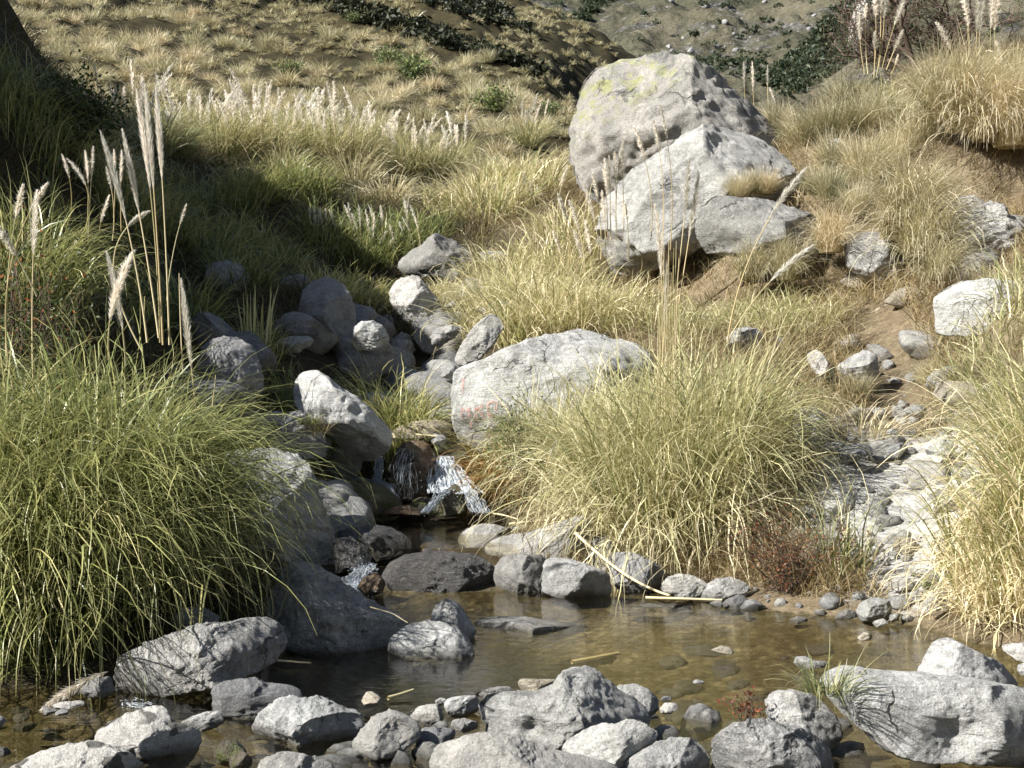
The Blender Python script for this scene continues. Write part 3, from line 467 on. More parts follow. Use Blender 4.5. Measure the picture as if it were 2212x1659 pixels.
def ground_z(x, y, detail=True):
    x = np.atleast_1d(np.asarray(x, float)); y = np.atleast_1d(np.asarray(y, float)); sh = x.shape; x = x.ravel(); y = y.ravel()
    z = np.zeros(len(x))
    for i in range(0, len(x), 20000):
        c = gco(x[i:i+20000], y[i:i+20000]); r2 = ((c[:, None]-TC[None])**2).sum(2)
        z[i:i+20000] = (.5*r2*np.log(np.maximum(r2, 1e-18)))@TW[:-3]+TW[-3]+c@TW[-2:]
    z = z*(y+4)
    for ln, hgt, wd in ((BAND, 1.2, 2.2), (BAND2, 1.2, 2.6)):
        s = seg_signed(x, y, ln)
        f = np.where(s < 0, np.exp(-(s/(wd*2.2))**2), np.exp(-(s/(wd*.8))**2))
        z = z+np.where(y > 60, f*hgt, 0)
    if detail:
        p = np.stack([x, y, 0*x], 1)
        amp = np.clip((np.abs(z)-.05)*.25, 0, .12)*(1+np.clip((y-25)/30, 0, 2.5))
        z = z+.8*fbm(p*.55, 3, 31)*np.clip((-x-4.7-.15*np.maximum(y-12, 0))/1.5, 0, 1)*np.clip((y-7)/3, 0, 1)*np.clip((26-y)/5, 0, 1)  # roughens the unseen left crest to break up its shadow edge
        z = z+amp*fbm(p*.8, 3, 5)+.018*fbm(p*6, 2, 8)+np.where(y > 40, .5*fbm(p*.12, 3, 21), 0)*np.clip((y-40)/30, 0, 1)
    return z.reshape(sh)
_Ys = np.exp(np.linspace(math.log(4.6), math.log(135), 700))
def ray_ground(px, py):
    x = (px-1106)/F*_Ys; zr = CZ+(829.5-py)/F*_Ys
    g = ground_z(x, _Ys); k = np.nonzero(zr <= g)[0]
    Y = _Ys[k[0]] if len(k) else 120.0
    return np.array([(px-1106)/F*Y, Y, float(ground_z((px-1106)/F*Y, Y)[0])])
def at_ground(px, Y):
    x = (px-1106)/F*Y; return np.array([x, Y, float(ground_z(x, Y)[0])])
# fan grid, finer near the camera
nb, na = 620, 520
bb = np.log(1.2)+np.linspace(0, 1, nb)*(np.log(142)-np.log(1.2)); aa = np.linspace(-.95, .95, na)
B, A_ = np.meshgrid(np.exp(bb), aa, indexing='ij'); GX = A_*B; GY = B-4
GZ = ground_z(GX, GY)
Vg = np.stack([GX.ravel(), GY.ravel(), GZ.ravel()], 1)
ii = (np.arange(nb-1)[:, None]*na+np.arange(na-1)[None]).ravel()
Fg = np.stack([ii, ii+1, ii+na+1, ii+na], 1)
def ground_mat():
    m, n, out = new_mat('ground_soil')
    geo = N(n, 'ShaderNodeNewGeometry'); v = geo.outputs['Position']; z = N(n, 'ShaderNodeSeparateXYZ'); n.links.new(v, z.inputs[0])
    a = noise(n, v, 1.3, 6, .65); b = noise(n, v, 14, 6, .7); c = noise(n, v, 60, 3, .7)
    soil = ramp(n, mth(n, 'ADD', mth(n, 'MULTIPLY', a, .5), mth(n, 'MULTIPLY', b, .5)), [(.34, (.055, .042, .026)), (.5, (.15, .115, .07)), (.66, (.27, .215, .14))])
    soil = mix(n, mth(n, 'MULTIPLY', ramp(n, c, [(.55, g3(0)), (.68, g3(1))]), .6), soil, (.38, .33, .25))
    # bare grey gneiss on the slope right of the pool
    d = N(n, 'ShaderNodeVectorMath', operation='DISTANCE'); n.links.new(mapping(n, v, (0, 0, 0), (1, .62, 0)), d.inputs[0]); d.inputs[1].default_value = (2.85, 9.7*.62, 0)
    st = noise(n, mapping(n, v, (.3, .5, .1), (4, 4, 40)), 1, 6, .7, .3)
    rk = ramp(n, mth(n, 'ADD', mth(n, 'MULTIPLY', st, .6), mth(n, 'MULTIPLY', b, .4)), [(.36, (.15, .15, .14)), (.5, (.40, .39, .37)), (.64, (.60, .585, .55))])
    k = ramp(n, mth(n, 'ADD', d.outputs['Value'], mth(n, 'MULTIPLY', mth(n, 'SUBTRACT', b, .5), 1.6)), [(.75, g3(1)), (1.1, g3(0))])
    bank_shade = ramp(n, mth(n, 'MULTIPLY_ADD', z.outputs[0], .1, .5), [(.47, g3(1)), (.56, g3(0))])  # soil darkened towards the left, painting in the bank's shade
    soil = mix(n, mth(n, 'MULTIPLY', bank_shade, .85), soil, mix(n, b, (.012, .011, .007), (.05, .042, .026)))
    col = mix(n, k, soil, rk)
    # hillside ground far away is darker than the near soil
    y = z.outputs[1]
    hill = ramp(n, mth(n, 'ADD', mth(n, 'MULTIPLY', a, .4), mth(n, 'MULTIPLY', b, .6)), [(.36, (.014, .013, .008)), (.5, (.04, .034, .016)), (.64, (.085, .068, .033))])
    col = mix(n, ramp(n, mth(n, 'MULTIPLY', y, .01), [(.20, g3(0)), (.30, g3(1))]), col, hill)
    # river bed under the water
    gv = N(n, 'ShaderNodeTexVoronoi'); gv.inputs['Scale'].default_value = 16; n.links.new(v, gv.inputs['Vector'])
    bed = ramp(n, mth(n, 'ADD', mth(n, 'MULTIPLY', b, .6), mth(n, 'MULTIPLY', noise(n, v, 3.2, 4, .6), .4)), [(.36, (.035, .031, .018)), (.5, (.115, .098, .055)), (.63, (.26, .22, .14))])
    bed = mix(n, mth(n, 'MULTIPLY', ramp(n, gv.outputs['Distance'], [(.25, g3(0)), (.6, g3(1))]), .6), bed, (.05, .04, .018))
    kz = ramp(n, mth(n, 'ADD', z.outputs[2], mth(n, 'MULTIPLY', mth(n, 'SUBTRACT', b, .5), .06)), [(.0, g3(1)), (.012, g3(0))])
    col = mix(n, kz, col, bed)
    p = N(n, 'ShaderNodeBsdfPrincipled'); p.inputs['Roughness'].default_value = .95; p.inputs['Specular IOR Level'].default_value = .15
    n.links.new(col, p.inputs['Base Color'])
    nm = bump(n, mth(n, 'ADD', b, mth(n, 'MULTIPLY', c, .5)), .8, .03); nm = bump(n, st, .5, .02, nm); n.links.new(nm, p.inputs['Normal'])
    n.links.new(p.outputs[0], out.inputs[0]); return m
GM = ground_mat()
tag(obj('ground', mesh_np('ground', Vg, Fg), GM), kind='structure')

# ---------------------------------------------------------------- far mountainside and the spur with shade painted in
def far_mat(nm_='mountain_turf', gain=1.0):
    m, n, out = new_mat(nm_)
    v = N(n, 'ShaderNodeNewGeometry').outputs['Position']
    a = noise(n, v, .02, 6, .62, .5); b = noise(n, v, .12, 7, .7); c = noise(n, v, .7, 5, .75)
    col = ramp(n, mth(n, 'ADD', mth(n, 'MULTIPLY', a, .45), mth(n, 'MULTIPLY', mth(n, 'ADD', b, c), .275)), [(.36, (.03, .036, .022)), (.45, (.085, .086, .06)), (.54, (.155, .143, .10)), (.64, (.24, .215, .155))])
    r = ramp(n, mth(n, 'ADD', mth(n, 'MULTIPLY', noise(n, mapping(n, v, (0, .5, .3), (1, 1, 2)), .055, 8, .72, .6), .75), mth(n, 'MULTIPLY', c, .25)), [(.535, g3(0)), (.57, g3(1))])
    rk = ramp(n, c, [(.38, (.03, .032, .035)), (.52, (.13, .125, .12)), (.68, (.34, .325, .30))])
    col = mix(n, mth(n, 'MULTIPLY', r, .85), col, rk)
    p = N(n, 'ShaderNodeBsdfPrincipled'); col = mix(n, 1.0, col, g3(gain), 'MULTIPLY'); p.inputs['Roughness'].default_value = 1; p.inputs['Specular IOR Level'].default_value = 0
    n.links.new(col, p.inputs['Base Color'])
    nm = bump(n, c, 1.0, 1.2); nm = bump(n, b, .8, 3.0, nm); n.links.new(nm, p.inputs['Normal'])
    n.links.new(p.outputs[0], out.inputs[0]); return m
FM = far_mat(); FM2 = far_mat('mountain_turf_shade_tone', .22)  # second copy darkened to paint the spur's shade
def far_z(x, y):
    yk = np.array([128, 150, 220, 330, 500, 720]); pk = np.array([330, 262, 125, 0, -125, -230.])
    px = 1106+x/y*F
    py = np.interp(y, yk, pk)-np.clip((px-1750)/450, -.6, 1.2)*30
    z = CZ+(829.5-py)/F*y
    p = np.stack([x, y, 0*x], -1).reshape(-1, 3)
    q = (p+np.array([40, 0, 0]))*np.array([.016, .007, 0])
    z = z+(9*(1-np.abs(fbm(q, 5, 77)))*1.0+3.2*fbm(p*.05, 5, 3)+.9*fbm(p*.3, 3, 13)).reshape(z.shape)-8
    return z
yy = np.exp(np.linspace(math.log(128), math.log(720), 330)); uu = np.linspace(-.10, .62, 420)
Yf, Uf = np.meshgrid(yy, uu, indexing='ij'); Xf = Uf*Yf; Zf = far_z(Xf, Yf)
ii = (np.arange(329)[:, None]*420+np.arange(419)[None]).ravel()
tag(obj('mountainside', mesh_np('mountainside', np.stack([Xf.ravel(), Yf.ravel(), Zf.ravel()], 1), np.stack([ii, ii+1, ii+421, ii+420], 1)), FM), kind='structure')
def ray_far(px, py):
    Y = np.linspace(135, 700, 900); x = (px-1106)/F*Y; zr = CZ+(829.5-py)/F*Y; k = np.nonzero(zr <= far_z(x, Y))[0]
    y = Y[k[0]] if len(k) else 600.; return np.array([(px-1106)/F*y, y, CZ+(829.5-py)/F*y])
# spur: a steep slope, its shade put into a darkened turf colour
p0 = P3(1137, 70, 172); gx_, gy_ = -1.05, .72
rows, cols = 60, 60; Vs = []
for i in range(rows):
    py = 150-i*(330/(rows-1))
    edge = np.interp(py, [-180, -60, 0, 27, 70, 100, 150], [860, 1000, 1071, 1111, 1137, 1150, 1158])
    for j in range(cols):
        px = edge-j*9.0
        kx, kz = (px-1106)/F, (829.5-py)/F
        # plane z = p0z + gx(X-p0x) + gy(Y-p0y)
        Y = (p0[2]-gx_*p0[0]-gy_*p0[1]-CZ)/(kz-gx_*kx-gy_); Y = min(max(Y, 125), 420)
        Vs.append((kx*Y, Y, CZ+kz*Y))
    e = Vs[-cols]; Vs.append((e[0]+2.0, e[1]+6, e[2]-6)); Vs.append((e[0]+14, e[1]+40, e[2]-45))
Vs = np.array(Vs); Vs[:, 2] += .8*fbm(Vs*.25, 4, 2)
st_ = cols+2; idx = []
order = [cols+1, cols]+list(range(cols))
for i in range(rows-1):
    for a, b in zip(order[:-1], order[1:]): idx.append((i*st_+a, i*st_+b, (i+1)*st_+b, (i+1)*st_+a))
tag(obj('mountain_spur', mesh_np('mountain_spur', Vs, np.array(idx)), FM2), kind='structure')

# ---------------------------------------------------------------- water
def water_mat():
    m, n, out = new_mat('stream_water')
    v = N(n, 'ShaderNodeNewGeometry').outputs['Position']
    h = mth(n, 'ADD', mth(n, 'MULTIPLY', noise(n, mapping(n, v, (0, 0, .25), (2.2, 5, 1)), 1.6, 3, .5, .6), .6), mth(n, 'MULTIPLY', noise(n, mapping(n, v, (0, 0, -.2), (5, 14, 1)), 1.8, 3, .55, .4), .4))
    nm = bump(n, h, .4, .014)
    nm = bump(n, noise(n, mapping(n, v, (0, 0, .1), (1, 1.8, 1)), 26, 2, .5), .12, .002, nm)
    dt = N(n, 'ShaderNodeVectorMath', operation='DOT_PRODUCT'); n.links.new(nm, dt.inputs[0]); n.links.new(N(n, 'ShaderNodeNewGeometry').outputs['Incoming'], dt.inputs[1])
    fr = N(n, 'ShaderNodeMath', operation='MULTIPLY_ADD'); n.links.new(mth(n, 'POWER', mth(n, 'SUBTRACT', 1, mth(n, 'ABSOLUTE', dt.outputs['Value']), clamp=True), 5), fr.inputs[0]); fr.inputs[1].default_value = .97; fr.inputs[2].default_value = .02
    tr = N(n, 'ShaderNodeBsdfTransparent'); tr.inputs[0].default_value = (.90, .86, .73, 1)
    gl = N(n, 'ShaderNodeBsdfGlossy'); gl.inputs['Roughness'].default_value = .03; n.links.new(nm, gl.inputs['Normal'])
    mx = N(n, 'ShaderNodeMixShader'); n.links.new(fr.outputs[0], mx.inputs[0]); n.links.new(tr.outputs[0], mx.inputs[1]); n.links.new(gl.outputs[0], mx.inputs[2])
    n.links.new(mx.outputs[0], out.inputs[0]); return m
WM = water_mat()
def sheet(name, poly, z, n=60):
    bm = bmesh.new(); vs = [bm.verts.new((x, y, z)) for x, y in poly]; bm.faces.new(vs); me = bpy.data.meshes.new(name); bm.to_mesh(me); bm.free()
    return tag(obj(name, me, WM), kind='structure')
sheet('stream_water', [(-5, 3.0), (6, 3.0), (4.5, 8.2), (1.7, 9.6), (.8, 9.75), (-.7, 9.75), (-1.5, 9.0), (-3.0, 7.2), (-5, 6.6)], 0)
sheet('upper_pool_water', [(-1.45, 10.0), (-.6, 9.8), (.0, 9.95), (.25, 11.2), (.1, 12.5), (-1.6, 12.6), (-1.8, 11.0)], .25)
sheet('upper_stream_water', [(-1.05, 12.55), (-.45, 12.5), (-.35, 13.4), (-.5, 14.4), (-.9, 14.4), (-1.2, 13.4)], .94)
def foam_mat():
    m, n, out = new_mat('white_water')
    v = N(n, 'ShaderNodeNewGeometry').outputs['Position']
    p = N(n, 'ShaderNodeBsdfPrincipled'); p.inputs['Roughness'].default_value = .25
    n.links.new(ramp(n, noise(n, v, 30, 4, .7), [(.35, (.62, .68, .74)), (.6, (.90, .92, .93))]), p.inputs['Base Color'])
    tl = N(n, 'ShaderNodeBsdfTranslucent'); tl.inputs[0].default_value = (.8, .85, .9, 1)
    mx = N(n, 'ShaderNodeMixShader'); mx.inputs[0].default_value = .45; n.links.new(p.outputs[0], mx.inputs[1]); n.links.new(tl.outputs[0], mx.inputs[2]); tr = N(n, 'ShaderNodeBsdfTransparent'); m2 = N(n, 'ShaderNodeMixShader'); n.links.new(ramp(n, noise(n, v, 45, 3, .6), [(.38, g3(.38)), (.6, g3(.03))]), m2.inputs[0]); n.links.new(mx.outputs[0], m2.inputs[1]); n.links.new(tr.outputs[0], m2.inputs[2]); n.links.new(m2.outputs[0], out.inputs[0]); return m
WW = foam_mat()
def cascade(name, label, path, n, w, seed, drops=60, jit=.5, thick=.022):
    """path: list of (px,py,Y,half width in reading units)"""
    rng = np.random.default_rng(seed); V = []; Fc = []
    pts = np.array([P3(a, b, Y) for a, b, Y, _ in path]); hw = np.array([h*Y/F for _, _, Y, h in path])
    tt = np.linspace(0, 1, len(path))
    for k in range(n*4):
        s = np.clip(rng.normal(0, .55), -1.15, 1.15); t0 = rng.uniform(-.08, .95); t1 = t0+rng.exponential(.12)+.05; t0 = max(0, t0); t1 = min(1.02, t1)
        m = 5; t = np.linspace(t0, t1, m)
        c = np.stack([np.interp(t, tt, pts[:, q]) for q in range(3)], 1); h = np.interp(t, tt, hw)
        c[:, 0] += s*h+np.cumsum(rng.normal(0, .012*jit, m)); c[:, 1] += rng.normal(0, .02)-.04*rng.random(); c[:, 2] += np.cumsum(rng.normal(0, .004*jit, m))
        wd = w*rng.uniform(.08, .45)*np.sin(np.linspace(.25, 2.9, m))
        b = len(V)
        for q in range(m):
            V += [c[q]+[-wd[q], .004, 0], c[q]+[0, -thick*.5, .002], c[q]+[wd[q], .004, 0]]
            if q: 
                o = b+3*(q-1); Fc += [(o, o+1, o+4, o+3), (o+1, o+2, o+5, o+4)]
    for k in range(drops//2):
        t = rng.uniform(.1, 1); c = np.array([np.interp(t, tt, pts[:, q]) for q in range(3)])+rng.normal(0, 1, 3)*np.array([1.3*np.interp(t, tt, hw), .05, .05]); r = rng.uniform(.002, .006)
        b = len(V); V += [c+[r, 0, 0], c+[0, -r, 0], c+[-r, 0, 0], c+[0, 0, r], c+[0, r, 0], c+[0, 0, -r]]
        Fc += [(b, b+1, b+3, b+3), (b+1, b+2, b+3, b+3), (b, b+5, b+1, b+1), (b+1, b+5, b+2, b+2)]
    me = bpy.data.meshes.new(name); me.from_pydata([tuple(q) for q in V], [], [tuple(dict.fromkeys(f)) for f in Fc]); me.polygons.foreach_set('use_smooth', [True]*len(me.polygons))
    return tag(obj(name, me, WW), label, 'waterfall')
cascade('waterfall', 'broad white spout of the waterfall spreading right of the wet brown boulder', [(958, 985, 12.35, 16), (962, 1005, 12.2, 26), (968, 1030, 12.05, 36), (975, 1050, 11.9, 44), (985, 1066, 11.75, 52)], 230, .017, 1, 140)
cascade('waterfall', 'thin white chute running down left of the cone-shaped mossy stone', [(965, 1055, 11.75, 18), (945, 1080, 11.6, 11), (920, 1108, 11.5, 9)], 70, .012, 2, 40)
cascade('waterfall', 'thin falling water right of the cone-shaped stone ending in foam', [(1010, 1055, 11.75, 12), (1025, 1080, 11.6, 16), (1040, 1108, 11.45, 22)], 60, .008, 3, 70)
cascade('waterfall', 'narrow bright spout left of the wet brown boulder in shade', [(822, 985, 12.4, 8), (818, 1015, 12.3, 8), (816, 1035, 12.25, 9), (835, 1048, 12.1, 14), (850, 1075, 11.95, 8)], 60, .014, 4, 30)
cascade('waterfall', 'glistening trickles running over the face of the wet brown boulder', [(880, 968, 12.1, 14), (868, 1000, 11.86, 24), (866, 1040, 11.83, 28), (872, 1080, 11.9, 24)], 26, .005, 5, 70)
cascade('rapid', 'little white rapid between dark boulders flowing into the pool', [(800, 1218, 9.85, 10), (782, 1232, 9.65, 20), (765, 1255, 9.5, 26), (770, 1285, 9.3, 30)], 90, .016, 6, 90, .9)
cascade('rapid', 'small white rapid high in the stream beside the red-painted boulder', [(952, 822, 13.9, 6), (960, 845, 13.6, 8), (966, 885, 13.2, 7)], 50, .014, 7, 30)
cascade('rapid', 'clear ripple breaking over stones below the long grey boulder', [(275, 1512, 6.2, 10), (300, 1522, 6.1, 26), (325, 1528, 6.08, 12)], 16, .010, 8, 18)
# ---------------------------------------------------------------- grasses
def grass_mat(name, stops, tip=(.62, .52, .30), tipk=.45, transl=.35, rough=.45, spec=.35, gain=1.0):
    m, n, out = new_mat(name)
    r = N(n, 'ShaderNodeAttribute', attribute_name='rnd'); t = N(n, 'ShaderNodeAttribute', attribute_name='t')
    col = ramp(n, r.outputs['Fac'], stops)
    col = mix(n, mth(n, 'MULTIPLY', mth(n, 'POWER', t.outputs['Fac'], 2.2), tipk), col, tip)
    oi = N(n, 'ShaderNodeObjectInfo'); hsv = N(n, 'ShaderNodeHueSaturation'); n.links.new(col, hsv.inputs['Color'])
    n.links.new(mth(n, 'MULTIPLY_ADD', oi.outputs['Random'], .4*gain, .8*gain), hsv.inputs['Value']); n.links.new(mth(n, 'MULTIPLY_ADD', oi.outputs['Random'], -.03, .512), hsv.inputs['Hue']); col = hsv.outputs[0]
    p = N(n, 'ShaderNodeBsdfPrincipled'); p.inputs['Roughness'].default_value = rough; p.inputs['Specular IOR Level'].default_value = spec; n.links.new(col, p.inputs['Base Color'])
    tl = N(n, 'ShaderNodeBsdfTranslucent'); n.links.new(mix(n, .35, col, tuple(min(1, c*1.5) for c in stops[len(stops)//2][1])), tl.inputs[0])
    mx = N(n, 'ShaderNodeMixShader'); mx.inputs[0].default_value = transl
    n.links.new(p.outputs[0], mx.inputs[1]); n.links.new(tl.outputs[0], mx.inputs[2]); n.links.new(mx.outputs[0], out.inputs[0]); return m
MG = grass_mat('pampas_leaf', [(0, (.03, .05, .02)), (.25, (.08, .125, .03)), (.5, (.27, .28, .08)), (.7, (.56, .51, .27)), (.94, (.78, .71, .48)), (1, (.24, .16, .09))], tip=(.72, .66, .42), rough=.42, spec=.4, transl=.28)
MG2 = grass_mat('lush_pampas_leaf', [(0, (.025, .048, .02)), (.3, (.05, .10, .024)), (.5, (.15, .205, .045)), (.68, (.46, .44, .17)), (.93, (.78, .71, .44)), (1, (.22, .15, .08))], tip=(.64, .60, .26), tipk=.55, rough=.38, spec=.45, transl=.28)
MB = grass_mat('bank_grass_shade_tone', [(0, (.016, .024, .009)), (.4, (.04, .048, .018)), (.75, (.10, .085, .04)), (1, (.20, .16, .085))], tip=(.2, .17, .09), tipk=.3)  # darker blades, with the left bank's shade put into their colour
MT = grass_mat('golden_tussock_blade', [(0, (.09, .105, .035)), (.3, (.27, .245, .11)), (.6, (.55, .47, .27)), (1, (.76, .69, .50))], tip=(.80, .74, .56), tipk=.6, transl=.18)
MH = grass_mat('hill_tussock_blade', [(0, (.17, .145, .06)), (.35, (.44, .38, .20)), (.7, (.68, .61, .38)), (1, (.85, .79, .57))], tip=(.86, .79, .55), tipk=.55, transl=.2, gain=.84)
MDRY = grass_mat('dry_ground_grass', [(0, (.06, .055, .02)), (.3, (.16, .12, .05)), (.6, (.33, .25, .12)), (1, (.52, .43, .27))], tip=(.55, .45, .3), tipk=.3)
MP = grass_mat('plume_hair', [(0, (.70, .63, .50)), (.5, (.82, .77, .66)), (1, (.90, .87, .80))], tip=(.92, .90, .84), tipk=.5, transl=.45, rough=.7, spec=.1)
MS = grass_mat('dry_stalk', [(0, (.34, .28, .13)), (.5, (.50, .42, .22)), (1, (.62, .54, .33))], transl=.05, tipk=.2)
MO = grass_mat('wet_orange_sedge', [(0, (.10, .14, .03)), (.4, (.27, .22, .06)), (.7, (.36, .22, .07)), (1, (.33, .17, .06))], tip=(.30, .16, .06), tipk=.6)

def blades(rng, base, az, L, phi0, droop, w, nseg=8, p=1.5, wob=.25, rnd=None, curl=0.0):
    n = len(base); t = np.linspace(0, 1, nseg+1); tm = (t[:-1]+t[1:])/2
    phi = phi0[:, None]+droop[:, None]*tm[None]**p
    if curl: phi = phi+np.cumsum(rng.normal(0, curl, (n, nseg)), 1)
    if nseg >= 7:
        kk = rng.integers(2, nseg, n); bent = rng.random(n) < .16; phi = phi+np.where(bent[:, None] & (np.arange(nseg)[None] >= kk[:, None]), rng.uniform(.5, 1.6, n)[:, None], 0)
    a = az[:, None]+np.cumsum(rng.normal(0, wob/np.sqrt(nseg), (n, nseg)), 1)
    ds = (L/nseg)[:, None]
    st = np.stack([np.sin(phi)*np.cos(a), np.sin(phi)*np.sin(a), np.cos(phi)], -1)*ds[..., None]
    C = np.concatenate([base[:, None], base[:, None]+np.cumsum(st, 1)], 1)
    tw = a.mean(1)+rng.normal(0, .7, n); sd = np.stack([-np.sin(tw), np.cos(tw), rng.normal(0, .25, n)], -1)
    pr = np.minimum(1, .55+t*3)*(1-t**2.5*.88)
    W = w[:, None]*pr[None]
    V = np.stack([C-sd[:, None]*W[..., None]/2, C+sd[:, None]*W[..., None]/2], 2).reshape(-1, 3)
    b = (np.arange(n)*(nseg+1)*2)[:, None]+(np.arange(nseg)*2)[None]
    Fq = np.stack([b, b+1, b+3, b+2], -1).reshape(-1, 4)
    rr = rng.random(n) if rnd is None else rnd
    return V, Fq, np.repeat(rr, (nseg+1)*2), np.tile(np.repeat(t, 2), n)
def join(parts):
    V = []; Fq = []; R = []; Tt = []; o = 0
    for v, f, r, t in parts: V.append(v); Fq.append(f+o); R.append(r); Tt.append(t); o += len(v)
    return np.concatenate(V), np.concatenate(Fq), np.concatenate(R), np.concatenate(Tt)
def gmesh(name, parts, off=None):
    V, Fq, R, Tt = join(parts)
    if off is not None: V = V-np.asarray(off)
    return mesh_np(name, V, Fq, {'rnd': R, 't': Tt})
U = lambda rng, a, b, n: rng.uniform(a, b, n)
def leaf_layers(rng, spots, layers):
    """spots: (x, y, radius, share); layers: n, (L), (phi0), (droop), width, (rnd), wob, curl[, seg, az, azspread]"""
    parts = []; sh = np.array([s[3] for s in spots], float); sh /= sh.sum()
    for ly in layers:
        n, Lr, ph, dr, w, rr, wob, curl = ly[:8]; seg = ly[8] if len(ly) > 8 else 8
        for s, f in zip(spots, sh):
            k = max(1, int(n*f*.74)); r = s[2]*np.sqrt(rng.random(k)); th = U(rng, 0, 2*np.pi, k)
            x = s[0]+r*np.cos(th); y = s[1]+r*np.sin(th); z = ground_z(x, y, False)-.03
            az = th+rng.normal(0, .7, k)
            if len(ly) > 9: az = ly[9]+rng.normal(0, ly[10], k)
            phi = U(rng, *ph, k)*(.35+.65*r/s[2])
            parts.append(blades(rng, np.stack([x, y, z], 1), az, U(rng, *Lr, k), phi, U(rng, *dr, k), w*1.3*U(rng, .45, 1.45, k), seg, 1.9, wob*1.5, U(rng, *rr, k), curl))
    return parts
def tube(path, r0, r1, ns=5):
    path = np.asarray(path); m = len(path); tg = np.gradient(path, axis=0); tg /= np.linalg.norm(tg, axis=1)[:, None]
    ref = np.array([0, 1.0, 0.1]); a = np.cross(tg, ref); a /= np.linalg.norm(a, axis=1)[:, None]; b = np.cross(tg, a)
    r = np.linspace(r0, r1, m); th = np.linspace(0, 2*np.pi, ns, endpoint=False)
    V = path[:, None]+r[:, None, None]*(np.cos(th)[None, :, None]*a[:, None]+np.sin(th)[None, :, None]*b[:, None])
    Fq = [(i*ns+k, i*ns+(k+1) % ns, (i+1)*ns+(k+1) % ns, (i+1)*ns+k) for i in range(m-1) for k in range(ns)]
    return V.reshape(-1, 3), np.array(Fq)
def qpath(p0, p1, p2, n):                # smooth curve through three points, parameterised by chord
    d1 = np.linalg.norm(p1-p0); d2 = np.linalg.norm(p2-p1); k = d1/(d1+d2); t = np.linspace(0, 1, n)[:, None]
    c = (p1-(1-k)**2*p0-k*k*p2)/(2*k*(1-k)); return (1-t)**2*p0+2*t*(1-t)*c+t*t*p2, k
def plume_parts(rng, path, n, rad, wid, open_=.5, side=None):
    """hair-like spikelets along a rachis: path from the foot of the plume to its tip"""
    m = len(path); u = rng.random(n)**.85; idx = u*(m-1); i = np.minimum(idx.astype(int), m-2); f = (idx-i)[:, None]
    P = path[i]*(1-f)+path[i+1]*f; tg = path[i+1]-path[i]; tg /= np.linalg.norm(tg, axis=1)[:, None]
    rdm = rng.normal(size=(n, 3)); rdm -= (rdm*tg).sum(1)[:, None]*tg; rdm /= np.linalg.norm(rdm, axis=1)[:, None]
    if side is not None: rdm = rdm*.7+np.asarray(side)*.8
    prof = np.clip(np.sin(np.pi*np.clip(u*.86+.1, 0, 1))**.7, .15, 1); total = np.linalg.norm(np.diff(path, axis=0), axis=1).sum()
    L = total*.15*U(rng, .6, 1.2, n)*(.45+.55*prof); k = 3
    C = [P]
    for q in range(k):
        d = tg*(1-.15*q)+rdm*(rad/(total*.14)*prof)[:, None]*(1+.25*q*open_)+np.array([0, 0, -.12*q*open_]); d /= np.linalg.norm(d, axis=1)[:, None]; C.append(C[-1]+d*(L/k)[:, None])
    C = np.stack(C, 1); sd = np.cross(rdm, tg)+rng.normal(0, .4, (n, 3)); sd /= np.linalg.norm(sd, axis=1)[:, None]
    W = wid*np.array([.8, 1, .8, .15])[None]*U(rng, .7, 1.3, n)[:, None]
    V = np.stack([C-sd[:, None]*W[..., None]/2, C+sd[:, None]*W[..., None]/2], 2).reshape(-1, 3)
    b = (np.arange(n)*8)[:, None]+(np.arange(3)*2)[None]
    return V, np.stack([b, b+1, b+3, b+2], -1).reshape(-1, 4), np.repeat(rng.random(n), 8), np.tile(np.repeat(np.linspace(0, 1, 4), 2), n)
def stalk(parent, base, mid, tip, Yb, Yt, seed, hairs=420, rad=.022, wid=.0035, r=.0045, open_=.4, off=None, sideways=None, plume=True):
    rng = np.random.default_rng(seed)
    p0 = P3(*base, Yb); p1 = P3(*mid, Yb+(Yt-Yb)*.6); p2 = P3(*tip, Yt)
    path, k = qpath(p0, p1, p2, 26); off = np.array(parent.location)
    V, Fq = tube(path[:max(6, int(26*k)+6)] if plume else path, r, r*.5)
    o = obj('flower_stalk', mesh_np('flower_stalk', V-off, Fq, {'rnd': np.full(len(V), rng.random()), 't': np.zeros(len(V))}), MS, parent)
    if plume:
        pth = path[int(26*k):]; fine = np.stack([np.interp(np.linspace(0, 1, 30), np.linspace(0, 1, len(pth)), pth[:, q]) for q in range(3)], 1)
        obj('plume', gmesh('plume', [plume_parts(rng, fine, hairs, rad, wid, open_, sideways)], off), MP, o)
    return o
def clump(label, spots, layers, seed, name='pampas_grass', cat='grass clump', mat=None, group=None):
    rng = np.random.default_rng(seed); sp = []
    for px, Y, r, sh in spots: sp.append(((px-1106)/F*Y, Y, r, sh))
    loc = np.array([sp[0][0], sp[0][1], float(ground_z(sp[0][0], sp[0][1])[0])])
    e = empty(name, loc); tag(e, label, cat, group)
    obj('leaves', gmesh('leaves', leaf_layers(rng, sp, layers), loc), mat or MG, e)
    return e

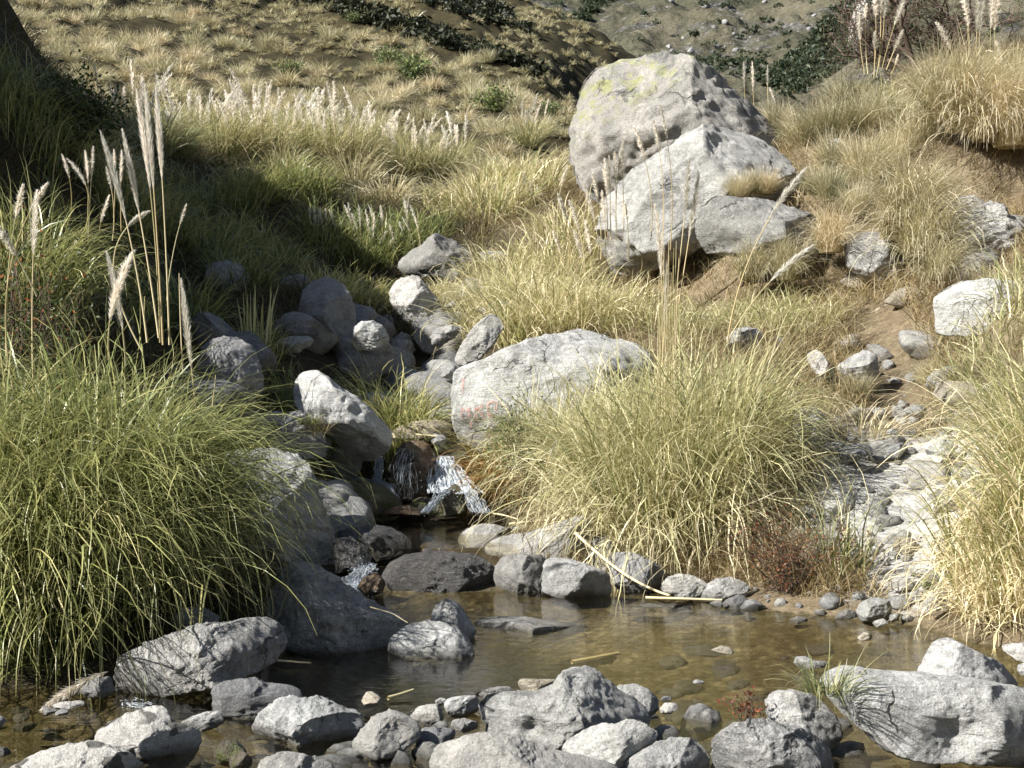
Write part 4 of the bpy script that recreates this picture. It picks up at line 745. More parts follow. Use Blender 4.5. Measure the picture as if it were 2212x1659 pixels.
# -- left foreground
GREEN = (0, .6); MIXED = (.1, .85); STRAW = (.62, 1)
def lush(n, k=1.0, g=GREEN):
    return [(int(n*.50), (.95*k, 1.6*k), (.0, .42), (.9, 2.9), .0085, g, .35, .09, 11), (int(n*.28), (1.1*k, 1.75*k), (.15, .65), (1.6, 3.1), .008, (.0, .85), .35, .09, 11),
            (int(n*.22), (.7*k, 1.4*k), (.1, .9), (1.0, 3.0), .006, (.6, 1), .6, .2, 11)]
c = clump('tall lush green pampas grass at the left with the high bundle of cream plumes', [(270, 7.55, .34, 1), (335, 7.75, .22, .6), (200, 7.45, .3, .8)], lush(2900, .88, (0, .68)), 11, mat=MG2)
ST = [((318, 740), (277, 497), (222, 297)), ((343, 730), (302, 467), (267, 292)), ((346, 740), (327, 430), (297, 208)), ((352, 745), (333, 420), (315, 198)), ((366, 745), (352, 413), (338, 203)),
      ((236, 780), (237, 697), (284, 550)), ((272, 790), (266, 722), (233, 554)), ((425, 900), (415, 806), (393, 616)), ((308, 760), (270, 497), (321, 457))]
for i, s in enumerate(ST): stalk(c, *s, 7.5+.08*i, 7.45+.06*i, 100+i, 950, .016 if i not in (5,) else .028, .0034, .0058, .3 if i < 5 else .8)
for i, s in enumerate([((395, 800), (390, 700), (387, 590)), ((455, 905), (462, 850), (466, 810)), ((315, 720), (312, 660), (313, 640))]): stalk(c, *s, 7.6, 7.55, 120+i, plume=False, r=.004)
c = clump('green pampas grass hanging to the water at the left frame edge', [(60, 7.0, .32, 1), (-60, 7.1, .3, .6), (150, 6.95, .25, .7)], lush(2700, .85)+[(700, (.9, 1.5), (.3, .9), (1.7, 2.8), .0085, (0, .6), .3, .05, 11, -1.5, .8)], 12, mat=MG2)
for i, s in enumerate([((20, 900), (-5, 700), (-20, 500)), ((75, 900), (72, 552), (79, 418)), ((30, 850), (60, 467), (101, 398)), ((15, 800), (33, 475), (49, 402)), ((10, 1000), (8, 950), (26, 860))]): stalk(c, *s, 7.3+.1*i, 7.35, 130+i, 520, .024, .0034, .005, .7)
stalk(c, (80, 640), (37, 556), (-12, 478), 7.3, 7.2, 137, 600, .028, .0036, .005, 1.0)
clump('green grass with trailing arched leaves over the dark boulders right of the tall plumes', [(400, 8.6, .18, 1), (340, 8.3, .2, .8)], lush(800, .5, (.05, .6)), 13, mat=MG2)
clump('long bent leaves drooping over the long grey boulder', [(370, 7.7, .22, 1), (280, 7.3, .25, 1)], [(800, (.9, 1.45), (.3, .9), (1.5, 2.6), .0075, (0, .6), .3, .05, 10, -.9, .6), (200, (.8, 1.2), (.5, 1.2), (.8, 1.8), .006, (.6, 1), .6, .12, 10, -.8, .8)], 14, mat=MG2)
clump('low dark grass fringe over the lower left waterline', [(90, 6.85, .35, 1), (-40, 6.8, .35, .6), (190, 7.0, .25, .6)], [(1500, (.6, 1.3), (.3, 1.1), (.9, 2.2), .0065, (0, .5), .4, .06, 9, -1.4, .8)], 15, mat=MG2)
# -- behind, on the shaded bank
c = clump('arching pampas grass on the left bank with nodding grey-green leaf tips', [(40, 10.2, .3, 1), (90, 10.6, .3, .8)], lush(1100, .7, (.1, .8)), 16, mat=MG2)
for i, s in enumerate([((150, 480), (150, 385), (134, 335)), ((190, 480), (187, 405), (147, 345)), ((185, 520), (190, 398), (184, 329)), ((190, 520), (197, 385), (201, 320)), ((243, 520), (242, 415), (230, 363)), ((246, 470), (248, 370), (246, 325)), ((262, 500), (261, 395), (263, 328)), ((215, 500), (218, 480), (235, 425)), ((360, 660), (388, 488), (402, 443))]): stalk(c, *s, 11.2, 11.1, 150+i, 340, .022, .004, .005, .5)
clump('tall leafy pampas grass on the crest of the left bank against the hill', [(40, 13.6, .4, 1), (90, 13.9, .35, .7), (-40, 13.4, .4, .6)], lush(1300, .6, (.2, .9)), 17, mat=MG2)
clump('pale drooping grass on the bank edge right of the dark green bush', [(235, 14.4, .35, 1), (290, 14.8, .3, .7)], lush(900, .45, (.3, 1)), 18)
c = clump('small pampas grass with short upright plumes in front of the lower hill', [(215, 15.8, .3, 1)], lush(500, .6, (.3, .9)), 19)
for i, s in enumerate([((190, 260), (187, 222), (183, 187)), ((200, 262), (203, 225), (196, 190)), ((226, 260), (222, 232), (217, 187)), ((243, 262), (245, 235), (252, 188)), ((212, 262), (210, 180), (203, 140))]): stalk(c, *s, 15.8, 15.7, 170+i, 160, .03, .007, .006, .4)
clump('lit reed tuft with stiff cut stems beside the egg-shaped boulder', [(558, 12.9, .16, 1)], [(360, (.3, .6), (0, .5), (.7, 2.4), .006, (.3, .95), .4, .08, 9), (40, (.5, .75), (0, .2), (.0, .2), .014, (.7, 1), .1, .02, 5)], 20, 'reed_tuft', mat=MG2)
clump('rounded clump of arching green leaves below the banded stone in the stream', [(868, 12.9, .2, 1), (820, 13.0, .16, .6)], [(1300, (.55, 1.0), (.1, .9), (1.0, 2.2), .0085, (.1, .85), .35, .06, 9)], 21, mat=MG2)
clump('dark drooping grass between flat bright stone and angular boulder', [(680, 12.5, .3, 1), (620, 12.3, .3, .8)], [(800, (.4, .75), (.1, .9), (1.0, 2.2), .007, (0, .6), .35, .05, 9)], 22, mat=MG2)
clump('green grass mound left of the triangular boulder', [(760, 16.0, .35, 1), (820, 16.4, .3, 1), (715, 15.6, .25, .7)], [(1500, (.35, .65), (.1, .9), (.7, 2.2), .010, (.15, .95), .35, .07, 8)], 23, mat=MG2)
clump('grass mound between triangular boulder and domed boulder', [(945, 16.6, .35, 1), (905, 16.8, .3, .7), (985, 16.7, .25, .6)], [(1300, (.35, .6), (.1, .9), (.8, 2.2), .010, (.3, 1), .35, .07, 8)], 24)
pass
for k, (px, Y, r_, L0) in enumerate([(250, 14.2, .3, .8), (340, 15.2, .35, .7), (440, 15.6, .35, .75), (390, 13.2, .3, .7), (520, 14.6, .3, .6), (330, 17.2, .4, .8), (470, 17.4, .4, .75), (560, 17.8, .4, .7), (610, 16.6, .3, .6), (250, 12.4, .3, .7), (180, 13.0, .3, .8), (520, 19.4, .4, .9), (600, 19.9, .4, .9), (440, 19.2, .4, .9), (660, 20.2, .35, .8)]):
    clump('dark green grass clump in the shade of the left bank', [(px, Y, r_, 1)], [(520, (L0*.6, L0*1.2), (.05, .9), (.7, 2.3), .010, (0, .75), .35, .07, 8)], 800+k, mat=MG2, group='grass clumps on the shaded left bank')
c = clump('row of pampas grass with many slim plumes on the dark bank below the hill', [(740, 19.0, .6, 1), (830, 19.2, .5, 1), (690, 18.8, .3, .5), (900, 19.6, .4, .6)], [(1700, (.4, .8), (.1, .9), (.6, 1.9), .011, (.0, .7), .35, .05, 8)], 25, mat=MG2)
k = 0
for x0, y0, x1, y1, yb in [(668, 450, 673, 500, 560), (678, 447, 683, 505, 570), (692, 450, 688, 498, 560), (703, 452, 706, 500, 560), (712, 455, 725, 497, 560), (688, 455, 700, 500, 565), (745, 445, 762, 485, 570), (752, 440, 760, 490, 575), (760, 462, 772, 500, 570), (775, 445, 778, 492, 560), (790, 455, 798, 505, 575), (797, 445, 812, 490, 560),
                       (808, 462, 805, 520, 580), (822, 445, 826, 490, 560), (835, 500, 818, 530, 575), (850, 515, 835, 540, 580), (862, 480, 870, 500, 560), (873, 430, 880, 475, 540), (886, 445, 900, 485, 550), (897, 470, 905, 500, 550), (870, 470, 886, 500, 560), (770, 515, 778, 540, 590), (842, 487, 850, 520, 580), (725, 512, 745, 517, 560)]:
    stalk(c, (x1+(x1-x0)*.5, yb), (x1, y1), (x0, y0), 19.0+.05*(k % 9), 18.9, 200+k, 130, .034, .009, .006, .6); k += 1
c = clump('grass with leaning plumes at the foot of the hill left of the huge boulder', [(1010, 21.5, .6, 1), (1120, 22.0, .7, 1), (1060, 20.5, .5, .8)], [(1800, (.5, 1.1), (.1, .9), (.6, 1.9), .012, (.25, 1), .35, .05, 8)], 26)
for x0, y0, x1, y1, yb in [(1003, 415, 1000, 440, 480), (1012, 402, 1008, 440, 480), (1020, 410, 1016, 445, 480), (1028, 408, 1022, 450, 485), (1036, 420, 1030, 452, 485), (985, 400, 988, 440, 480), (1065, 400, 1080, 430, 480), (1090, 385, 1105, 430, 480), (1110, 395, 1120, 430, 480), (1130, 375, 1140, 430, 490), (1145, 390, 1150, 430, 490), (1160, 400, 1165, 440, 490), (1085, 510, 1105, 545, 590), (1125, 490, 1145, 540, 590), (1178, 470, 1200, 520, 590), (1168, 490, 1180, 515, 570), (1060, 500, 1030, 515, 540)]:
    stalk(c, (x1+(x1-x0)*.4, yb), (x1, y1), (x0, y0), 21.0, 20.8, 240+k, 130, .034, .010, .006, .6); k += 1
# -- right: mass below the boulders, big clump, edge
c = clump('dense green and straw grass mass sloping down in front of the broad grey boulder', [(1110, 14.9, .5, 1.1), (1190, 15.2, .55, 1.2), (1270, 15.0, .45, .9), (1170, 14.4, .45, 1), (1250, 14.4, .5, .9), (1340, 14.5, .45, .6), (1080, 15.6, .4, .8), (1150, 16, .5, .9), (1100, 17.4, .5, .9), (1190, 17.8, .5, .9), (1230, 19.2, .5, .7)],
          [(6600, (.5, .95), (.1, 1.0), (.8, 2.4), .0095, (.3, 1), .4, .09, 8), (1500, (.4, .8), (.2, 1.2), (.8, 2.4), .008, (.75, 1), .7, .16, 8)], 27)
for x0, y0, x1, y1, yb in [(1347, 300, 1336, 370, 480), (1305, 345, 1310, 420, 520), (1316, 340, 1318, 410, 520), (1328, 330, 1330, 400, 520), (1340, 325, 1345, 385, 500), (1280, 375, 1292, 435, 560), (1262, 400, 1285, 480, 600), (1230, 435, 1252, 500, 600), (1205, 420, 1220, 470, 580), (1264, 480, 1276, 552, 640), (1240, 500, 1258, 560, 640), (1212, 430, 1225, 480, 590), (1195, 500, 1210, 540, 620), (1370, 275, 1394, 347, 520), (1412, 260, 1424, 325, 540), (1427, 228, 1441, 302, 540), (1300, 415, 1306, 480, 600), (1225, 360, 1212, 405, 520), (1350, 440, 1355, 480, 560)]:
    stalk(c, (x1+(x1-x0)*.5, yb), (x1, y1), (x0, y0), 15.9, 15.7, 270+k, 300, .040, .0075, .006, .8); k += 1
clump('straw and green grass below the oblong boulder, spilling down the slope', [(1480, 14.8, .5, 1), (1570, 14.7, .5, 1), (1650, 14.5, .45, 1), (1720, 14.3, .4, .8), (1440, 14.0, .4, .7), (1540, 15.3, .35, .5), (1640, 15.2, .35, .5), (1460, 15.5, .3, .4)], [(2600, (.3, .65), (.1, 1.0), (.8, 2.4), .0085, (.35, 1), .45, .09, 8), (1000, (.3, .6), (.4, 1.2), (1.0, 2.2), .006, (.75, 1), .5, .1, 8)], 28, 'slope_grass')
c = clump('biggest pampas clump right of the pool with tall plumes and curled straw skirt', [(1450, 10.2, .40, 1.2), (1535, 10.35, .34, 1.0), (1370, 10.5, .38, 1), (1565, 10.6, .22, .5), (1480, 10.7, .36, .8)],
          [(3300, (1.05, 1.75), (.0, .5), (.7, 2.5), .0085, (.2, .9), .4, .09, 11), (2500, (.9, 1.5), (.2, .9), (1.2, 2.9), .0075, (.65, 1), .6, .18, 11), (2800, (.6, 1.15), (.5, 1.2), (1.3, 2.5), .0065, (.78, 1), .9, .24, 11)], 29)
for i, s in enumerate([((1440, 760), (1478, 473), (1488, 352)), ((1450, 760), (1488, 517), (1509, 382)), ((1425, 780), (1430, 605), (1416, 450)), ((1430, 790), (1436, 700), (1440, 570)), ((1571, 740), (1661, 474), (1739, 366)), ((1571, 740), (1661, 611), (1752, 533)), ((1180, 1010), (1188, 985), (1202, 950))]): stalk(c, *s, 10.3, 10.1+.05*i, 320+i, 620, .026, .0042, .0055, .5)
for i in range(12):
    x = 1418+3.5*i; stalk(c, (x, 900), (x+4, 700), (x+6+2*(i % 3), 600-(i*53 % 90)), 10.3, 10.2, 340+i, plume=False, r=.0035)
clump('straw-green clump left of the biggest one, hanging beside the waterfall', [(1185, 12.2, .25, 1), (1260, 11.9, .3, 1.1), (1320, 11.4, .3, .9), (1220, 12.4, .3, .7)], [(2600, (.65, 1.1), (.1, .8), (.7, 2.5), .0085, (.3, .95), .4, .09, 10), (2000, (.6, 1.0), (.4, 1.2), (1.2, 2.4), .007, (.65, 1), .7, .16, 10)], 30)
clump('orange wet sedge hanging beside the right spout of the waterfall', [(1075, 12.25, .14, 1), (1100, 12.1, .12, .7)], [(420, (.55, .85), (.2, .8), (1.3, 2.4), .009, (0, .5), .3, .05, 9), (420, (.45, .75), (.5, 1.0), (1.6, 2.2), .008, (.4, 1), .3, .05, 9)], 31, 'wet_sedge', mat=MO)
clump('long green and straw leaves sweeping in from the right frame edge', [(2290, 7.95, .2, 1), (2380, 8.2, .3, 1), (2280, 8.6, .2, .7)], [(1100, (.9, 1.45), (.1, .7), (.6, 2.4), .009, (.1, .85), .35, .06, 10), (400, (.8, 1.2), (.4, 1.1), (1.0, 2.2), .0075, (.65, 1), .5, .1, 10, 3.0, .7)], 32)
clump('pale dry curled grass at the right shoreline', [(2150, 8.0, .2, 1), (2220, 7.8, .22, 1), (2120, 8.4, .18, .8), (2190, 8.7, .25, .8)], [(2100, (.35, .75), (.3, 1.2), (1.0, 2.5), .0068, (.68, 1), .7, .18, 10), (350, (.7, 1.1), (.1, .6), (.6, 1.6), .008, (.1, .6), .3, .05, 9)], 33)
clump('yellow-green grass mound at the right frame edge above the path', [(2200, 10.3, .3, 1), (2150, 11.2, .3, .9), (2240, 9.6, .3, .8), (2210, 11.9, .3, .6)], [(2300, (.35, .75), (.1, 1.0), (.9, 2.3), .008, (.3, 1), .5, .1, 9)], 34)
clump('thin green sedge growing through the red shrub', [(1795, 9.0, .10, 1), (1850, 9.0, .08, .6)], [(110, (.35, .75), (.0, .6), (.4, 1.5), .007, (.1, .6), .3, .05, 8), (40, (.4, .7), (.2, .8), (.8, 2), .006, (.7, 1), .5, .1, 8)], 35, 'sedge_tuft')
clump('dry straw tussock in front of the dirt path', [(1855, 11.0, .18, 1)], [(300, (.35, .6), (.4, 1.2), (.8, 1.8), .006, (.7, 1), .5, .1, 7)], 36, 'straw_tuft')
def rock_tuft(label, p, Y, n, L, mat, name, seed, rr=(0, 1), w=.004):
    b = P3(*p, Y); rng = np.random.default_rng(seed); th = U(rng, 0, 6.28, n); r = .05*np.sqrt(rng.random(n))
    base = np.stack([b[0]+r*np.cos(th)*1.6, b[1]+r*np.sin(th), np.full(n, b[2])], 1)
    o = obj(name, gmesh(name, [blades(rng, base, th+rng.normal(0, .5, n), U(rng, .5, 1, n)*L, U(rng, .1, 1.3, n), U(rng, .2, 1.5, n), w*U(rng, .7, 1.3, n), 7, 1.4, .3, U(rng, *rr, n))], b), mat, loc=b)
    return tag(o, label, 'grass tuft')
rock_tuft('small green grass tuft growing between two boulders at the lower right', (1785, 1500), 5.12, 130, .24, MG, 'grass_tuft', 1, (.0, .75))
rock_tuft('bright green moss-like tuft on the boulder beside the angular one', (668, 918), 11.3, 160, .14, MG, 'grass_tuft', 2, (.1, .45), .006)
rock_tuft('dry brown tuft hanging from the boulder under the bright green tuft', (690, 935), 11.3, 120, .18, MDRY, 'grass_tuft', 3, (.3, .9), .005)

# -- golden tussocks
def tussock_mesh(name, seed, n, L, w, r0, ph=(.05, 1.2), dr=(.5, 1.5), rr=(0, 1), az=None, azs=1.0, seg=6):
    rng = np.random.default_rng(seed); th = U(rng, 0, 6.28, n); r = r0*np.sqrt(rng.random(n))
    a = th+rng.normal(0, .5, n) if az is None else az+rng.normal(0, azs, n)
    lean = rng.normal(0, .12)
    tone = np.clip(.5*rng.random()+.5*U(rng, *rr, n)+.25*np.sin(th*2+rng.random()*6), 0, 1)
    return gmesh(name, [blades(rng, np.stack([r*np.cos(th), r*np.sin(th), 0*r-.03], 1), a, U(rng, .35, 1.1, n)*L, U(rng, *ph, n)*(.4+.6*r/r0)+lean, U(rng, *dr, n), w*U(rng, .7, 1.3, n), seg, 1.6, .35, tone, .06)])
TP = [tussock_mesh('golden_tussock', 400+i, 1150, .9, .0085, .24, (.0, 1.0), (.1, 1.9)) for i in range(4)]
TPH = [tussock_mesh('hanging_tussock', 420+i, 850, 1.1, .0085, .2, (.05, 1.2), (.7, 2.5), (.1, 1), -1.5, .95) for i in range(3)]
def tuss(label, px, py, Y, sc, k, hang=False, rz=0, mat=None, group=None):
    b = P3(px, py, Y) if py is not None else at_ground(px, Y)
    o = bpy.data.objects.new('hanging_tussock' if hang else 'golden_tussock', (TPH if hang else TP)[k]); COL.objects.link(o)
    if not o.data.materials: o.data.materials.append(MT)
    sc *= .95 if hang else .68; o.location = b; o.scale = (sc, sc, sc); o.rotation_euler = (0, 0, rz)
    return tag(o, label, 'tussock', group)
for i, (lb, px, py, Y, sc) in enumerate([
    ('golden tussock directly right of the huge boulder shoulder', 1745, 300, 19.2, 1.15), ('wind-combed golden tussock second from the huge boulder', 1800, 290, 19.0, 1.15), ('pale golden tussock in the middle of the right bank crest', 1865, 280, 19.0, 1.15),
    ('golden tussock below the pampas plumes on the crest', 1930, 265, 18.8, 1.1), ('upright reddish-gold tussock on the crest left of the overhang', 1985, 290, 18.2, 1.1), ('golden tussock on top of the overhang', 2050, 240, 18.2, 1.3),
    ('large golden tussock on the overhang near the right frame edge', 2120, 235, 17.9, 1.35), ('dark-centred tussock at the right frame edge above the hollow', 2190, 255, 17.6, 1.3), ('golden tussock cut by the right frame edge', 2225, 210, 18.6, 1.2),
    ('green-centred tussock over the white rock patch', 1868, 370, 17.6, 1.05), ('sandy tussock left of the green-centred one', 1800, 355, 18.2, .95), ('sandy tussock right of the green-centred one', 1935, 345, 18.0, 1.05), ('short tussock by the shoulder of the broad grey boulder', 1770, 405, 17.2, .7),
    ('tussock below the small rounded rock', 1850, 450, 16.5, .75), ('tussock hanging left of the small rounded rock', 1800, 420, 16.9, .8), ('brown tussock growing on top of the oblong boulder', 1600, 412, 17.1, .62), ('upright brown tussock on the oblong boulder, right of the pair', 1650, 405, 17.05, .66),
    ('tussock above the layered gneiss boulder', 2010, 425, 15.6, .8), ('small tussock beside the faceted grey boulder', 1955, 480, 15.2, .7), ('dry tussock left of the faceted grey boulder', 1790, 530, 15.6, .6), ('wispy tussock behind the huge boulder', 1680, 265, 20.5, .8),
    ('golden tussock far back on the crest between the two plume groups', 2000, 190, 21, 1.2), ('golden tussock behind the overhang', 2090, 185, 20.5, 1.3), ('golden tussock at the top right frame edge', 2180, 170, 20, 1.3), ('brownish tussock left of the crest plumes', 1830, 225, 21, 1.1),
    ('tussock on the slope beside the pale frame-edge boulder', 2160, 640, 12.6, .6), ('dry tussock by the path below the rock ledge', 1990, 760, 13.0, .55), ('dry tussock between ledge and frame-edge boulder', 2010, 820, 12.4, .45), ('grass tussock below the tilted slab', 1850, 845, 12.2, .42)]):
    tuss(lb, px, py+(28 if px > 1980 and py < 300 else 12), Y, sc, i % 4, False, i*1.7) if py > 0 else None
for i, (lb, px, py, Y, sc) in enumerate([
    ('straw curtain hanging over the dark hollow, leftmost of the overhang', 2040, 250, 17.6, 1.15), ('longest straw curtain hanging from the middle of the overhang', 2090, 265, 17.4, 1.35), ('dark straw curtain hanging right of the longest one', 2135, 285, 17.2, 1.15), ('straw curtain hanging near the right frame edge', 2185, 300, 17.0, 1.1),
    ('blond tress of grass hanging right of the faceted boulder', 1965, 470, 14.7, 1.0), ('long blond tress hanging past the rock ledge', 1990, 540, 14.3, 1.0), ('blond tress hanging between oblong and faceted boulders', 1795, 530, 15.2, .65), ('short blond fringe left of the ledge hollow', 1930, 500, 14.9, .7),
    ('straw curtain under the green-centred tussock', 1880, 400, 17.2, .8), ('purplish dry fringe below the oblong boulder', 1700, 590, 15.4, .6), ('dry fringe under the oblong boulder further left', 1620, 590, 15.6, .6), ('straw fringe over the path beside the ledge', 2030, 590, 13.4, .6)]):
    tuss(lb, px, py+12, Y, sc, i % 3, True, (i % 3-1)*.3)

# -- hillside tussocks: the 300 that show largest as objects, the rest as one mass
rng = np.random.default_rng(5)
HV = [tussock_mesh('hill_tussock', 500+i, 420, .52, .0125, .22, (.02, 1.35), (.5, 1.9), seg=4) for i in range(6)]
cand = []
_yr = [23.5]
while _yr[-1] < 138: _yr.append(_yr[-1]+(1.5 if _yr[-1] < 48 else 1.2))
for Yr in _yr:
    x0, x1 = (-120-1106)/F*Yr, (1340-1106)/F*Yr
    xs = np.arange(x0, x1, 1.5 if Yr < 48 else 1.25); xs = xs+rng.uniform(-.55, .55, len(xs)); ys = Yr+rng.uniform(-.5, .5, len(xs))
    cand += list(zip(xs, ys))
cand = np.array(cand); pt = vnoise(np.stack([cand[:, 0]*.22, cand[:, 1]*.42, 0*cand[:, 0]], 1), 88)+.5*vnoise(np.stack([cand[:, 0]*.6, cand[:, 1]*.9, 0*cand[:, 0]], 1), 89)
cand = cand[(pt > -.42+.2*rng.random(len(cand))) | (cand[:, 1] < 30)]
cz = ground_z(cand[:, 0], cand[:, 1]); ppx = 1106+cand[:, 0]/cand[:, 1]*F; ppy = 829.5-(cz-CZ)/cand[:, 1]*F
ok = (ppy > -60) & (ppy < 470) & ~((ppx > 1230) & (ppy > 150))
cand, cz, ppx, ppy = cand[ok], cz[ok], ppx[ok], ppy[ok]
sc = .6+1.3*rng.random(len(cand))**1.4; order = np.argsort(-sc/cand[:, 1]*(1-.4*(cand[:, 1] < 27)))
for q, i in enumerate(order[:300]):
    o = bpy.data.objects.new('hill_tussock', HV[q % 6]); COL.objects.link(o)
    if not o.data.materials: o.data.materials.append(MH)
    o.location = (cand[i, 0], cand[i, 1], cz[i]); s = sc[i]; o.scale = (s, s, s*rng.uniform(.8, 1.15)); o.rotation_euler = (0, 0, rng.uniform(0, 6.28))
    tag(o, 'pale straw tussock on the lower part of the left hillside', 'tussock', 'tussocks on the lower left hillside')
rest = order[300:]; n = len(rest); kb = 100
base = np.repeat(np.stack([cand[rest, 0], cand[rest, 1], cz[rest]], 1), kb, 0); s = np.repeat(sc[rest], kb)
th = U(rng, 0, 6.28, n*kb); r = .16*np.sqrt(rng.random(n*kb))*s; base = base+np.stack([r*np.cos(th), r*np.sin(th), 0*r-.05], 1)
tone = np.clip(np.repeat(rng.random(n), kb)*.5+.5*rng.random(n*kb), 0, 1)
far_w = .016+.00034*np.repeat(cand[rest, 1], kb)
ms = gmesh('tussock_mass', [blades(rng, base, th+rng.normal(0, .5, n*kb), .50*s*U(rng, .6, 1.05, n*kb), U(rng, .02, 1.35, n*kb), U(rng, .5, 1.9, n*kb), far_w, 3, 1.5, .1, tone)])
tag(obj('hillside_grass', ms, MH), kind='stuff')
print('hill tussocks', len(cand))

# -- pampas field at the foot of the hill: copies of three clumps, each stalk and plume a child
def field_proto(seed, np_):
    rng = np.random.default_rng(seed); e = empty('pampas_grass', (0, 0, 0)); parts = leaf_field(rng); obj('leaves', parts, MG, e)
    for i in range(np_):
        h = rng.uniform(.8, 1.35); a = rng.uniform(0, 6.28); ln = rng.uniform(.05, .45); r = rng.uniform(0, .35)
        p0 = np.array([r*math.cos(a), r*math.sin(a), 0]); p1 = p0+np.array([ln*.4*math.cos(a), ln*.4*math.sin(a), h*.65]); p2 = p0+np.array([ln*math.cos(a)+.12, ln*math.sin(a), h])
        path, k = qpath(p0, p1, p2, 14); V, Fq = tube(path[:12], .007, .004, 4)
        o = obj('flower_stalk', mesh_np('flower_stalk', V, Fq, {'rnd': np.full(len(V), .6), 't': np.zeros(len(V))}), MS, e)
        obj('plume', gmesh('plume', [plume_parts(rng, path[7:], 150, .05, .017, .5)]), MP, o)
    return e
def leaf_field(rng):
    n = 420; th = U(rng, 0, 6.28, n); r = .3*np.sqrt(rng.random(n))
    return gmesh('leaves', [blades(rng, np.stack([r*np.cos(th), r*np.sin(th), 0*r-.05], 1), th+rng.normal(0, .6, n), U(rng, .6, 1.3, n), U(rng, .05, .8, n), U(rng, .5, 1.9, n), U(rng, .010, .018, n), 5, 1.4, .3, U(rng, .15, .95, n))])
FPROTO = [field_proto(600+i, 5+i % 3) for i in range(4)]
FS = [(330, 330), (400, 318), (430, 350), (455, 335), (480, 352), (505, 338), (530, 350), (555, 330), (575, 352), (600, 335), (620, 352), (645, 342), (662, 358), (690, 345), (712, 362), (735, 350), (762, 368), (790, 352), (815, 365), (845, 372), (875, 385), (905, 392), (545, 290), (580, 275), (615, 300), (655, 305), (950, 395), (980, 385), (760, 330), (700, 318), (1160, 300), (1140, 318), (300, 300), (370, 340)]
def copy_tree(o, par=None):
    c = o.copy(); COL.objects.link(c)
    if par: c.parent = par
    for ch in o.children: copy_tree(ch, c)
    return c
protos_used = set()
for i, (px, py) in enumerate(FS):
    g = ray_ground(px, py); kx = i % 4
    e = FPROTO[kx] if kx not in protos_used else copy_tree(FPROTO[kx]); protos_used.add(kx)
    e.location = g; s = .9+.3*((i*37) % 10)/10; e.scale = (s, s, s); e.rotation_euler = (0, 0, (i*2.4) % 6.28)
    tag(e, 'pampas grass with white plumes in the band along the foot of the left hill', 'grass clump', 'pampas grasses along the foot of the hill')

# -- plumes on the right crest
c = clump('pampas grass with tall plumes at the top of the frame on the right crest', [(1890, 21.5, .35, 1), (1850, 21.5, .25, .5)], lush(900, .6, (.1, .8)), 37)
for i, s in enumerate([((1868, 160), (1858, 88), (1856, 30)), ((1875, 160), (1870, 38), (1872, 8)), ((1888, 160), (1892, 40), (1886, -40)), ((1895, 160), (1903, 34), (1900, -45)), ((1893, 165), (1910, 40), (1908, -40)), ((1888, 170), (1890, 108), (1890, 68)), ((1905, 150), (1932, 55), (1958, -15)), ((1915, 150), (1932, 108), (1950, 66)), ((1925, 160), (1934, 140), (1940, 118)), ((1960, 200), (1945, 160), (1938, 140))][:9]):
    stalk(c, *s, 21.5, 21.4, 700+i, 420, .075, .011, .008, .9)
c = clump('pampas grass with broad plumes at the top right corner', [(2110, 21.5, .45, 1), (2160, 21.5, .35, .8), (2060, 21.6, .3, .6)], lush(1100, .55, (.1, .85)), 38)
for i, s in enumerate([((2095, 150), (2092, 62), (2078, -20)), ((2105, 150), (2110, 70), (2112, -30)), ((2118, 150), (2116, 75), (2124, 5)), ((2140, 140), (2140, 65), (2146, -20)), ((2155, 140), (2148, 70), (2158, -10)), ((2062, 160), (2054, 108), (2024, 50)), ((2150, 130), (2148, 118), (2130, 110)), ((2170, 160), (2165, 130), (2152, 90))]):
    stalk(c, *s, 21.5, 21.4, 720+i, 420, .08, .011, .008, .9)
c = clump('small pampas grass with three short plumes behind the huge boulder', [(1640, 24.5, .3, 1), (1670, 24.5, .3, .6)], lush(500, .6, (.1, .6)), 39)
for i, s in enumerate([((1612, 250), (1608, 193), (1606, 137)), ((1630, 250), (1627, 198), (1625, 136)), ((1662, 250), (1658, 185), (1658, 144)), ((1685, 262), (1676, 225), (1662, 190))]): stalk(c, *s, 24.2, 24.1, 740+i, 180, .04, .010, .008, .4)

# ---------------------------------------------------------------- shrubs, tree, twigs
def leaf_mat(name, stops, transl=.3, rough=.5): return grass_mat(name, stops, tipk=0, transl=transl, rough=rough)
ML1 = leaf_mat('dark_leaf', [(0, (.02, .04, .012)), (.5, (.05, .085, .022)), (1, (.11, .15, .04))])
ML2 = leaf_mat('red_brown_leaf', [(0, (.09, .025, .015)), (.5, (.20, .06, .03)), (1, (.30, .13, .06))])
ML3 = leaf_mat('olive_leaf_with_red', [(0, (.03, .055, .015)), (.6, (.09, .12, .035)), (.86, (.20, .20, .09)), (.93, (.35, .10, .03)), (1, (.40, .12, .03))])
ML4 = leaf_mat('light_green_leaf', [(0, (.06, .10, .03)), (.5, (.13, .18, .06)), (1, (.24, .28, .10))])
ML5 = leaf_mat('mountain_leaf', [(0, (.022, .035, .018)), (.5, (.05, .068, .036)), (1, (.10, .115, .065))])
ML6 = leaf_mat('shadow_band_leaf', [(0, (.014, .018, .009)), (.5, (.03, .036, .017)), (1, (.065, .066, .035))], .1)  # leaf tone kept very dark to stand in for shadow
MTW = leaf_mat('twig_bark', [(0, (.05, .035, .025)), (.5, (.10, .07, .05)), (1, (.16, .12, .09))], 0, .8)
